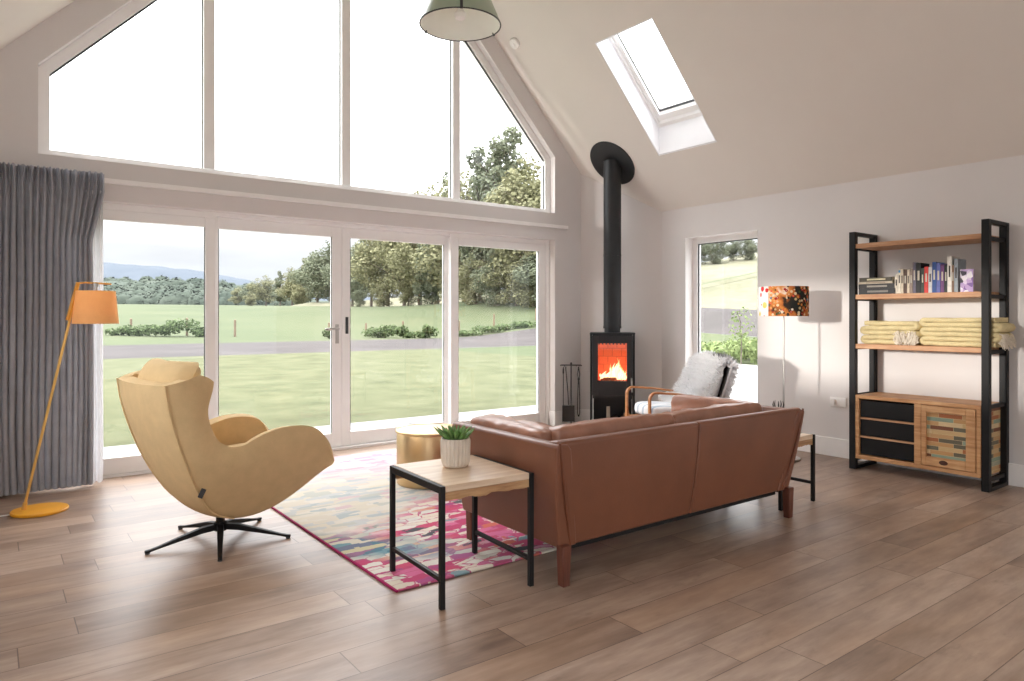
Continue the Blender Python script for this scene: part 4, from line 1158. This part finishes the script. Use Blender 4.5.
# books on the second shelf
BZ = 1.4345
def book(y0, y1, h, d, col, label, lean=0, flat=None):
    """spine faces the room (-x); upright between y0 and y1, or lying flat at height flat"""
    xs = SX0 + .035
    mt = plain('book_cover', col, .55, var=.12, scale=30)
    if flat is None:
        o = thing('book', label, 'book', (xs, (y0+y1)/2, BZ), 0, 'books on the shelf unit'); hw = (y1-y0)/2 - .0006
        o.rotation_euler = (R(lean), 0, 0)
        c = MB(); c.box(0, d, -hw, -hw+.0025, 0, h); c.box(0, d, hw-.0025, hw, 0, h); c.box(0, .003, -hw+.0025, hw-.0025, 0, h)
        c.build('cover', mt, o, smooth=False)
        p = MB(); p.box(.0032, d-.004, -hw+.0027, hw-.0027, .003, h-.004); p.build('pages', M['pages'], o, smooth=False)
    else:
        o = thing('book', label, 'book', (xs, (y0+y1)/2, flat), 0, 'books on the shelf unit'); hy = (y1-y0)/2
        c = MB(); c.box(0, d, -hy, hy, .0005, .003); c.box(0, d, -hy, hy, h-.003, h-.0005); c.box(0, .003, -hy, hy, .003, h-.003)
        c.build('cover', mt, o, smooth=False)
        p = MB(); p.box(.0032, d-.004, -hy+.003, hy-.003, .0032, h-.0032); p.build('pages', M['pages'], o, smooth=False)
    return o
def title(o, x, ya, yb, za, zb, col):
    t = MB(); t.box(x-.0006, x-.0001, ya, yb, za, zb); t.build('title_band', plain('title_band', col, .6), o, smooth=False)
z = BZ
for (w_, h_, d_, col, lab, tc, off) in ((.292,.044,.2,lin(38,38,40),'thick black book at the bottom of the flat stack of books', lin(120,116,110), 0),
        (.285,.040,.2,lin(48,46,46),'black book second from the bottom of the flat stack of books', lin(150,144,134), .002),
        (.272,.018,.19,lin(196,182,160),'slim cream book third in the flat stack of books', lin(150,130,110), .004),
        (.262,.034,.18,lin(76,70,56),'olive brown book on top of the flat stack of books', lin(206,196,160), -.004)):
    y1 = 2.890 + off
    o = book(y1-w_, y1, h_, d_, col, lab, flat=z); z += h_
    title(o, 0, -w_*.30, w_*.26, h_*.32, h_*.68, tc)
bl = [  # y width, height, colour, label, lean
 (.030,.150,lin(214,204,186),'short cream paperback next to the flat stack of books'),
 (.022,.195,lin(224,216,198),'cream paperback with a small blue mark near its top'),
 (.024,.190,lin(206,192,170),'beige paperback left of the dark brown book'),
 (.030,.186,lin(82,58,46),'dark brown book among the cream paperbacks'),
 (.022,.184,lin(214,198,176),'pale beige book right of the dark brown one'),
 (.026,.190,lin(146,128,116),'taupe grey book left of the tall grey one'),
 (.028,.238,lin(96,90,106),'tall slate grey book beside the tall black one'),
 (.040,.232,lin(24,22,24),'tall black book left of the red book'),
 (.026,.190,lin(52,62,50),'dark green book touching the red book'),
 (.034,.200,lin(206,54,46),'bright red book in the middle of the row'),
 (.030,.196,lin(206,202,204),'pale grey book right of the red one'),
 (.034,.232,lin(40,76,140),'tall royal blue book in the row'),
 (.032,.222,lin(92,100,166),'lavender blue book right of the royal blue one'),
 (.030,.210,lin(104,58,110),'plum purple book beside the lavender blue one'),
 (.024,.205,lin(34,40,38),'very dark green book left of the tall white one'),
 (.034,.268,lin(232,226,216),'tallest white book in the row'),
 (.018,.200,lin(126,96,74),'thin brown book right of the tallest white one'),
 (.030,.246,lin(150,158,164),'tall grey book near the right end of the row')]
tot = sum(b_[0] for b_ in bl); yy = 2.606
y_end = 2.155; k_ = (yy - y_end)/tot
for (w_, h_, col, lab) in bl:
    w_ *= k_
    o = book(yy-w_, yy-.0006, h_, .15, col, lab)
    lum = sum(col[:3])/3
    title(o, 0, -w_*.2, w_*.2, h_*.42, h_*.74, lin(60,52,48) if lum > .3 else lin(196,188,172))
    if 'blue mark' in lab: title(o, 0, -w_*.35, w_*.35, h_*.84, h_*.94, lin(60,150,200))
    yy -= w_
def flowercover():
    m = NT('flower_print_cover'); v = m.coord((1,1,1)); vo = m.node('ShaderNodeTexVoronoi'); vo.inputs['Scale'].default_value = 30; m.link(v, vo.inputs['Vector'])
    cs = m.node('ShaderNodeSeparateColor'); m.link(vo.outputs['Color'], cs.inputs[0])
    m.link(m.ramp(cs.outputs[0], [(0, lin(178,150,196)), (.35, lin(214,198,220)), (.55, lin(120,86,150)), (.7, lin(232,226,232)), (.88, lin(50,44,58))], 'CONSTANT'), m.b.inputs['Base Color'])
    return m.m
o = thing('book', 'purple flower patterned book at the right end of the row', 'book', (SX0+.03, 2.095, BZ), 0, 'books on the shelf unit')
c = MB(); c.box(0, .003, -.042, .042, 0, .165); c.box(.018, .021, -.042, .042, 0, .165); c.box(.003,.018,.039,.042,0,.165); c.build('cover', flowercover(), o, smooth=False)
p = MB(); p.box(.0032, .0178, -.040, .0388, .002, .162); p.build('pages', M['pages'], o, smooth=False)

# folded throws on the third shelf
def throw(y0, y1, z0, layers, label, fr, seed, droop=False, TH_=.038):
    rr = random.Random(seed)
    root = thing('folded_throw', label, 'throw blanket', (5.9, (y0+y1)/2, z0), 0, 'folded throws on the shelf unit')
    hy = (y1-y0)/2; th = TH_
    path = []
    for k in range(layers):
        z = th*.5 + k*th*.98
        a_, b_ = -hy + .012 + rr.uniform(0,.012), hy - .012 - rr.uniform(0,.012)
        n = 14
        pts = [(lerp(a_, b_, i/n), z + .007*mnoise.noise(Vector((i*.35, .25*k, seed)))) for i in range(n+1)]
        path += pts if k % 2 == 0 else pts[::-1]
        if k < layers-1:                     # rounded fold
            e_ = path[-1]; s = 1 if k % 2 == 0 else -1
            path += [(e_[0] + s*.016, e_[1] + th*.22), (e_[0] + s*.021, e_[1] + th*.5), (e_[0] + s*.016, e_[1] + th*.8)]
    x0, x1 = -.148, .11
    m = MB(); vs = []; fs = []
    t2 = th*.46; N_ = len(path)
    L_, Rr = [], []
    for i in range(N_):
        p = Vector(path[i]); d = Vector(path[min(i+1,N_-1)]) - Vector(path[max(i-1,0)])
        if d.length < 1e-6: d = Vector((1,0))
        d.normalize(); nn = Vector((-d.y, d.x))
        L_.append(p + nn*t2); Rr.append(p - nn*t2)
    for i in range(N_):
        for (x, q_) in ((x0+.006, L_[i]), (x0, (L_[i]*.6+Rr[i]*.4)), (x0, (L_[i]*.4+Rr[i]*.6)), (x0+.006, Rr[i]), (x1, Rr[i]), (x1, L_[i])):
            vs.append((x, q_.x, max(.0005, q_.y)))
    for i in range(N_-1):
        for j in range(6):
            jj = (j+1) % 6; fs.append((i*6+j, i*6+jj, (i+1)*6+jj, (i+1)*6+j))
    fs.append(tuple(range(6))[::-1]); fs.append(tuple((N_-1)*6+j for j in range(6)))
    m.add(vs, fs); m.build('folded_cloth', M['throw'], root, angle=70)
    f = MB()
    for k in range(fr[4]):
        y = rr.uniform(fr[0], fr[1]); z = rr.uniform(fr[2], fr[3])
        x = x0 - rr.uniform(.0, .022) if not droop else rr.uniform(x0, x1-.03)
        ln = rr.uniform(.03,.055)
        if droop: pts = [(x, y, z), (x, y-.018, z-.004), (x+rr.uniform(-.01,.01), y-.034, z-ln*.8)]
        else: pts = [(x, y, z), (x-.008, y+rr.uniform(-.02,.02), z-ln*.4), (x-.004+rr.uniform(-.004,.004), y+rr.uniform(-.025,.025), z-ln)]
        f.tube(pts, [.003,.0035,.0022], 5)
    fo = f.build('fringe', M['fringe'], root); fo['kind'] = 'stuff'
    return root
throw(2.463, 2.872, 1.0305, 5, 'folded olive yellow throw at the left of the third shelf', (-.225,-.06,.03,.11,140), 3)
throw(1.905, 2.420, 1.0305, 6, 'folded olive yellow throw at the right of the third shelf with white fringe', (-.262,-.25,.02,.10,110), 5, True, .0365)

# socket
so = thing('wall_socket', 'white double wall socket low on the right wall beside the shelf unit', 'socket', (XR, 3.25, .49))
m = MB(); m.box(-.010, -.0005, -.074, .074, -.043, .043); m.build('faceplate', M['plastic'], so, bevel=.004)
m = MB(); m.box(-.045, -.0102, .012, .058, -.024, .022); m.build('plug', M['plastic'], so, bevel=.006)
for y in (-.055, -.02): 
    m = MB(); m.box(-.013, -.0098, y-.006, y+.006, .012, .03); m.build('switch', M['white'], so, bevel=.001)

# ornament on the far side table
orn = thing('candle_holder', 'small dark pronged ornament on the far side table behind the sofa end', 'ornament', (4.30, 2.72, .455))
m = MB(); m.lathe([(.045,.0),(.047,.004),(.03,.02),(.012,.05),(.012,.12),(.03,.15),(.034,.17),(.03,.172),(.001,.165)], n=24); m.build('stem', M['iron'], orn)
for k in range(5):
    a_ = 2*PI*k/5; m = MB(); m.tube([(.028*math.cos(a_), .028*math.sin(a_), .165), (.036*math.cos(a_), .036*math.sin(a_), .20), (.03*math.cos(a_), .03*math.sin(a_), .225)], [.005,.004,.0015], 6); m.build('prong', M['iron'], orn)

# ------------------------------------------------------------------ outdoors
def rise(x, y):
    """ground height: flat to the track, meadow climbing beyond it, a hill to the right"""
    d = max(0, y-40)
    a = .034*min(d, 90) + .018*max(0, d-90)
    hill = .165*max(0, x-30) if x < 90 else .165*60 + .03*(x-90)
    hill *= math.exp(-max(0, y-54)/26)
    bank = .045*max(0, min(1, (x-24)/8))*max(0, min(22, y-20)) * (1 if y < 60 else math.exp(-(y-60)/40))
    return (a + hill + bank)*1.0
def terrain(name, mat, xs, ys, dz=0, amp=0):
    vs = [(x, y, rise(x, y) + dz + amp*mnoise.noise(Vector((x*.6, y*.6, 1)))) for y in ys for x in xs]
    n = len(xs); fs = [(j*n+i, j*n+i+1, (j+1)*n+i+1, (j+1)*n+i) for j in range(len(ys)-1) for i in range(n-1)]
    return struct(MB().add(vs, fs).build(name, mat, angle=180))
def span(a, b, n): return [a + (b-a)*i/n for i in range(n+1)]
GZ = -.06
terrain('lawn', M['lawn'], span(-70, 14.5, 60), span(8.0, 25, 24), GZ)
terrain('track', M['track'], span(-70, 30, 40), span(25, 37, 10), GZ)
terrain('field', M['field'], span(-160, 30, 60), span(37, 330, 70), GZ)
p = MB(); p.box(-8, XR+WT+.001, YG+.302, 8.0, -.2, -.045); p.box(XR+WT+.001, 15.5, -14, 8.0, -.2, -.045); p.prism([(9.2,8.001),(15.5,8.001),(17.2,13.6),(15.2,13.6)], 'z', -.2, -.045); struct(p.build('patio', M['paving'], smooth=False))
terrain('side_field', M['field'], span(14.5, 31.5, 14), span(8.0, 25, 14), GZ-.002)
terrain('garden_bed', M['hillgrass'], span(15.4, 31.5, 12), span(-14, 8.05, 16), GZ)
terrain('side_track', M['track'], span(31.5, 39, 6), span(-14, 37, 30), GZ+.004)
terrain('track_bend', M['track'], span(30, 39, 6), span(25, 37, 10), GZ+.002)
terrain('hillside', M['hillgrass'], span(39, 130, 40), span(-14, 37, 30), GZ)
terrain('bank', M['field'], span(30, 160, 50), span(37, 330, 70), GZ+.002)

ys_ = span(37, 120, 40); nn_ = 40
vs_t = [(1.0*y + 130*i/nn_, y, rise(1.0*y + 130*i/nn_, y) + GZ + .02) for y in ys_ for i in range(nn_+1)]
struct(MB().add(vs_t, [(j*(nn_+1)+i, j*(nn_+1)+i+1, (j+1)*(nn_+1)+i+1, (j+1)*(nn_+1)+i) for j in range(len(ys_)-1) for i in range(nn_)]).build('upper_hillside', M['hillgrass'], angle=180))
rt = random.Random(21)
def leaf_cloud(mb, blobs, n, size, rr, flat=.5):
    tot = sum(b[3]*b[4]*b[5] for b in blobs)
    for (bx, by, bz, ax, ay, az) in blobs:
        for _ in range(max(4, int(n*ax*ay*az/tot))):
            while True:
                v = Vector((rr.uniform(-1,1), rr.uniform(-1,1), rr.uniform(-1,1)))
                if .25 < v.length <= 1: break
            v = v*(v.length**-.35)
            if v.length > 1: v.normalize()
            p = Vector((bx + v.x*ax, by + v.y*ay, bz + v.z*az))
            nrm = (v + Vector((rr.uniform(-1,1), rr.uniform(-1,1), rr.uniform(-.6,1.2)))*.8).normalized()
            u = nrm.cross(Vector((rr.uniform(-1,1), rr.uniform(-1,1), rr.uniform(-1,1)))).normalized()
            w_ = nrm.cross(u); s = size*rr.uniform(.6, 1.35)
            mb.add([tuple(p - u*s*.5), tuple(p + w_*s*.42), tuple(p + u*s*.5), tuple(p - w_*s*.42)], [(0,1,2,3)])
def tree_mesh(kind, h, seed):
    rr = random.Random(seed); lf = MB(); tr = MB()
    n = 26
    blobs = []
    cw = h*(.25 if kind == 'tall' else .32)
    z0 = h*(.16 if kind != 'bush' else .02)
    for i in range(n):
        t = (i+.5)/n
        env = (math.sin(PI*min(1, .16+.86*t))**.7) * cw
        if kind == 'tall': env = cw*(1-t)**.55*min(1, t*6+.35)
        a = rr.uniform(0, 2*PI); r_ = env*rr.uniform(.15, .75)
        s = max(.5, env*rr.uniform(.32, .52))
        blobs.append((r_*math.cos(a), r_*math.sin(a), z0 + (h-z0)*t*.95, s, s, s*rr.uniform(.7, 1.1)))
    leaf_cloud(lf, blobs, 9500, h*.021, rr)
    top = Vector((rr.uniform(-.3,.3), rr.uniform(-.3,.3), h*.85))
    tr.tube([(0,0,-.6), (rr.uniform(-.2,.2), rr.uniform(-.2,.2), h*.3), tuple(top*.6), tuple(top)], [h*.016, h*.012, h*.007, h*.002], 8)
    for k in range(7):
        a = rr.uniform(0, 2*PI); z = h*rr.uniform(.14, .6); L = cw*rr.uniform(.6, .95)
        tr.tube([(0,0,z), (L*.5*math.cos(a), L*.5*math.sin(a), z+L*.45), (L*math.cos(a), L*math.sin(a), z+L*.75)], [h*.006, h*.004, h*.0015], 6)
    return lf, tr
FWD = Vector((.5994, .8005)); RGT = Vector((.8005, -.5994))
PROTO = {}
def tree(kind, variant, x, y, h, label, leafm, group, name='tree', rot=0, wide=1):
    root = thing(name, label, 'tree', (x, y, rise(x, y)+GZ), rot, group)
    key = (kind, variant, leafm)
    if key not in PROTO:
        lf, tr = tree_mesh(kind, 10.0, variant)
        a = tr.build('trunk', M['trunk']); b = lf.build('foliage', M[leafm], smooth=False)
        PROTO[key] = (a, b); a.parent = root; b.parent = root
    else:
        for o in PROTO[key]:
            c = o.copy(); COL.objects.link(c); c.parent = root
    k = h/10; root.scale = (k*wide, k*wide, k)
    return root
def at(u, d):
    s = (u-512)/698.5*d; return FWD*d + RGT*s
ORD = ['first','second','third','fourth','fifth','sixth','seventh','eighth','ninth','tenth','eleventh','twelfth','thirteenth','fourteenth','fifteenth','sixteenth','seventeenth','eighteenth','nineteenth','twentieth','twenty-first','twenty-second']
rows = [ # heading (as the angle of view), distance, top, kind, leaf
 (238,230,286,'round','leaf_birch'),(252,222,280,'round','leaf_dark'),(266,212,274,'round','leaf_birch'),(280,200,270,'tall','leaf_dark'),
 (292,186,266,'round','leaf_birch'),(305,172,257,'tall','leaf_birch'),(318,160,250,'round','leaf_dark'),(331,148,238,'round','leaf_dark'),
 (352,128,247,'round','leaf_dark'),(371,116,226,'round','leaf_dark'),(388,106,212,'round','leaf_birch'),(404,98,196,'round','leaf_birch'),
 (420,92,187,'round','leaf_birch'),(437,86,180,'round','leaf_birch'),(450,80,170,'tall','leaf_dark'),(464,76,166,'round','leaf_birch'),
 (480,70,144,'tall','leaf_dark'),(497,66,134,'tall','leaf_dark'),(509,68,122,'tall','leaf_dark'),(524,62,150,'round','leaf_birch'),
 (541,60,160,'round','leaf_birch'),(560,58,160,'round','leaf_birch')]
for i, (u, d, top, kind, leafm) in enumerate(rows):
    p = at(u, d); z = rise(p.x, p.y)+GZ
    h = 1.25 + (317-top)/698.5*d - z
    kd = {'tall': 'tall dark', 'round': 'broad'}[kind]
    tree(kind, 1 + i % 3, p.x, p.y, max(4, h), '%s tree, %s from the left of the woodland edge beyond the field' % (kd, ORD[i]), leafm, 'trees along the field edge', rot=rt.uniform(0, 6), wide=(1.6 if i < 9 else 1.25) if kind == 'round' else 1.1)
und = [(360,112,285),(384,100,276),(408,92,270),(432,84,262),(455,74,258),(476,66,246),(498,62,240),(516,60,236),(534,58,232),(552,56,226),(250,205,290),(300,165,282)]
for i, (u, d, top) in enumerate(und):
    p = at(u, d); z = rise(p.x, p.y)+GZ; h = max(2.5, 1.25 + (317-top)/698.5*d - z)
    tree('bush', 7 + i % 2, p.x, p.y, h, 'low leafy undergrowth tree, %s along the foot of the woodland edge' % ORD[i], 'leaf_birch' if i % 3 else 'leaf_dark', 'undergrowth at the woodland edge', 'undergrowth_tree', rt.uniform(0, 6), 1.5)
# hillside trees behind the right hand window
for i, (u, d, top) in enumerate(((700,82,232),(716,80,228),(733,82,236),(750,80,230),(766,82,236))):
    p = at(u, d); z = rise(p.x, p.y)+GZ
    tree('bush', 7 + i % 2, p.x, p.y, max(3.0, 1.25 + (317-top)/698.5*d - z), '%s bushy tree on the hill crest seen through the tall right window' % ORD[i], 'leaf_dark', 'trees on the hill crest', 'hill_tree', rt.uniform(0,6), 1.25)

def shrub(name, label, x, y, w_, h, n, size, leafm, group=None, z=None):
    m = MB(); rr = random.Random(int(x*97 + y*13)); bl_ = []
    for k in range(7):
        bl_.append((rr.uniform(-w_,w_)*.6, rr.uniform(-w_,w_)*.4, h*rr.uniform(.3,.62), w_*.45, w_*.4, h*.36))
    leaf_cloud(m, bl_, n, size, rr)
    o = m.build(name, M[leafm], smooth=False); o.location = (x, y, (rise(x,y)+GZ) if z is None else z)
    return tag(o, label, 'shrub', group)
sh = [(118,41,.75,.62,'left edge bush'),(140,41,.8,.7,'round bush'),(163,41,.9,.85,'dense bush'),(182,41,1.1,1.15,'largest dark bush'),(199,41,.7,.6,'small bush'),
      (328,41,.4,.75,'narrow upright bush'),(374,43,.9,.75,'low spreading bush'),(389,43,.9,.9,'rounded bush'),(404,43,.5,.85,'small upright bush'),(417,43,.9,.5,'low bush'),(429,43,.6,.95,'upright bush'),
      (470,45,1.2,.42,'low hedge clump'),(487,46,1.3,.55,'low leafy clump'),(503,47,1.1,.55,'right hand hedge clump'),(524,48,1.3,.5,'brownish hedge clump near the right door edge')]
for i, (u, d, w_, h, nm) in enumerate(sh):
    p = at(u, d); shrub('track_bush', '%s beside the track, %s from the left' % (nm, ORD[i]), p.x, p.y, w_, h, 420, .16, 'leaf_bush', 'bushes beside the track')
# fence posts along the track
for i, (u, d, h) in enumerate(((131,42,.95),(187,42,1.05),(235,42,1.0),(329,42,.95),(366,46,.8),(403,47,.95),(459,48,.8),(494,50,.9),(536,50.5,.8))):
    p = at(u, d); m = MB(); m.cyl((0,0,-.4), (0,0,h), .075, .065, n=9); m.lathe([(.064,h),(.03,h+.03),(.001,h+.035)], n=9)
    o = m.build('fence_post', M['post']); o.location = (p.x, p.y, rise(p.x,p.y)+GZ)
    tag(o, 'weathered wooden fence post by the track, %s from the left' % ORD[i], 'fence post', 'fence posts along the track')
# planting outside the right window
for i, (u, d, w_, h) in enumerate(((702,22,1.2,.55),(716,21,1.2,.5),(731,22,1.1,.6),(745,20,1.0,.7),(757,21,1.2,.6),(724,27,1.5,.5),(748,27,1.5,.55))):
    p = at(u, d); shrub('border_plant', 'leafy border plant outside the tall right window, %s from the left' % ORD[i] if i < 5 else 'border plant at the back of the bed outside the right window, %s one' % ('left' if i == 5 else 'right'), p.x, p.y, w_, h, 520, .12, 'leaf_pale', 'border plants outside the right window')
p = at(741, 19)
sap = thing('sapling', 'thin young sapling in the bed outside the tall right window', 'sapling', (p.x, p.y, rise(p.x,p.y)+GZ))
m = MB(); m.tube([(0,0,0),(.05,.02,.6),(.0,.05,1.5)], [.02,.015,.006], 6)
for k in range(5): m.tube([(.03,.02,.35+.2*k), (.03+.25*math.cos(k*2.4), .02+.25*math.sin(k*2.4), .65+.2*k)], [.008,.003], 5)
m.build('stem', M['trunk'], sap)
m = MB(); leaf_cloud(m, [(0,0,1.1,.35,.35,.55),(.1,.1,.7,.3,.3,.3)], 170, .09, random.Random(5)); m.build('foliage', M['leaf_pale'], sap, smooth=False)
# pale rounded block on the patio
p = MB(); p.cushion((0,0,.045), (.085,.085,.045), 3, 8); o = p.build('patio_stone', plain('pale_grey_stone', (.24,.24,.24,1), .9)); o.location = (3.86, 7.15, -.045)
tag(o, 'small pale grey rounded block on the white patio outside the doors', 'stone')

# far landscape
def ridge(name, mat, d, prof, depth, seed, rough):
    """long hill: crest heights (heading, top) at distance d, with a real body behind and in front of the crest"""
    vs = []; fs = []; us = span(prof[0][0], prof[-1][0], 90); rows_ = 9
    def topz(u):
        for (a, za), (b, zb) in zip(prof, prof[1:]):
            if a <= u <= b: return lerp(za, zb, (u-a)/(b-a))
        return prof[-1][1]
    for j in range(rows_):
        t = j/(rows_-1); dd = d + depth*(t-.6)
        for u in us:
            z = 1.25 + (317-topz(u))/698.5*d
            prof_ = math.sin(PI*min(1, t/.6*.5)) if t < .6 else math.cos(PI*.5*(t-.6)/.4*.7)
            p = at(u, dd)
            vs.append((p.x, p.y, z*prof_ + rough*mnoise.noise(Vector((u*.06, t*4, seed))) - 2*(1-prof_)))
    n = len(us)
    for j in range(rows_-1):
        for i in range(n-1): fs.append((j*n+i, j*n+i+1, (j+1)*n+i+1, (j+1)*n+i))
    return struct(MB().add(vs, fs).build(name, mat, angle=180))
ridge('far_hill', M['hazy_hill'], 2400, [(-80,270),(60,266),(100,263.5),(135,265.5),(190,270),(250,281),(300,292),(420,302)], 1200, 2, 6)
ridge('wooded_hill', M['woods'], 520, [(-80,279),(60,280),(120,281),(180,283),(220,288),(245,292),(280,298),(400,305)], 260, 5, 2)
ridge('woodland_bank', M['hillgrass'], 150, [(225,312),(270,307),(300,304),(350,301),(420,297),(500,290),(570,280),(640,270)], 60, 3, .6)
m = MB(); rr = random.Random(31)                # tree crowns of the distant wood: beyond counting
for k in range(620):
    u = rr.uniform(60, 300); d = rr.uniform(345, 520); t = (d-345)/175
    top = lerp(301, 281 + max(0, (u-180))*.12, t)
    p = at(u, d); z = 1.25 + (317-top)/698.5*d - 3
    s = rr.uniform(4, 7.5)
    hh = s*rr.uniform(.8,1.3); m.cushion((p.x, p.y, z), (s*.85, s*.85, hh*.85), 2, 4, .9, k, .25)
    leaf_cloud(m, [(p.x, p.y, z, s, s, hh)], 150, 1.9, rr)
w_ = m.build('distant_wood', M['woods'], angle=180)
tag(w_, 'distant woodland of rounded trees below the far hill', 'woodland', kind='stuff')


# ------------------------------------------------------------------ camera and light
cam = bpy.data.cameras.new('camera'); co = bpy.data.objects.new('camera', cam); COL.objects.link(co)
cam.sensor_width = 36; cam.lens = 698.5/1024*36; cam.shift_y = -23.5/1024
cam.clip_start = .05; cam.clip_end = 6000
co.location = (0, 0, 1.25); co.rotation_euler = (R(90), 0, -math.atan2(523, 698.5))
scene.camera = co

wd = bpy.data.worlds.new('overcast_sky'); scene.world = wd; wd.use_nodes = True
nt = wd.node_tree; nd = nt.nodes; bg = nd['Background']
tc = nd.new('ShaderNodeTexCoord'); sp = nd.new('ShaderNodeSeparateXYZ'); nt.links.new(tc.outputs['Generated'], sp.inputs[0])
ra = nd.new('ShaderNodeValToRGB'); cr = ra.color_ramp
SKY = [(0, (.40,.43,.465,1)), (.03, (.405,.432,.47,1)), (.09, (.45,.467,.487,1)), (.2, (1.2,1.22,1.25,1)), (.5, (3.2,3.25,3.3,1)), (1, (4.6,4.65,4.7,1))]
while len(cr.elements) < len(SKY): cr.elements.new(.5)
for e_, (p, c_) in zip(cr.elements, SKY): e_.position = p; e_.color = c_
nz = nd.new('ShaderNodeTexNoise'); nz.inputs['Scale'].default_value = 5; nz.inputs['Detail'].default_value = 6
mp = nd.new('ShaderNodeMapping'); mp.inputs['Scale'].default_value = (1,1,4); nt.links.new(tc.outputs['Generated'], mp.inputs[0]); nt.links.new(mp.outputs[0], nz.inputs['Vector'])
mr = nd.new('ShaderNodeMapRange'); mr.inputs[1].default_value = .35; mr.inputs[2].default_value = .7; mr.inputs[3].default_value = .94; mr.inputs[4].default_value = 1.08
nt.links.new(nz.outputs['Fac'], mr.inputs[0])
vm = nd.new('ShaderNodeVectorMath'); vm.operation = 'SCALE'
nt.links.new(sp.outputs['Z'], ra.inputs['Fac']); nt.links.new(ra.outputs['Color'], vm.inputs[0]); nt.links.new(mr.outputs[0], vm.inputs['Scale'])
nt.links.new(vm.outputs[0], bg.inputs['Color']); bg.inputs['Strength'].default_value = 1.7

sun = bpy.data.lights.new('sun', 'SUN'); so_ = bpy.data.objects.new('sun', sun); COL.objects.link(so_)
sun.energy = 2.2; sun.angle = R(3.0); sun.color = (1, .95, .88)
so_.rotation_euler = Vector((1, -.13, -.095)).to_track_quat('-Z', 'Y').to_euler()
so_.location = (-20, 20, 12)

vs_ = scene.view_settings
vs_.view_transform = 'Standard'; vs_.look = 'None'; vs_.gamma = 1; vs_.use_curve_mapping = False
vs_.exposure = 0.42
scene.cycles.use_denoising = True
scene.cycles.max_bounces = 10; scene.cycles.diffuse_bounces = 6; scene.cycles.transparent_max_bounces = 24
scene.cycles.sample_clamp_indirect = 6
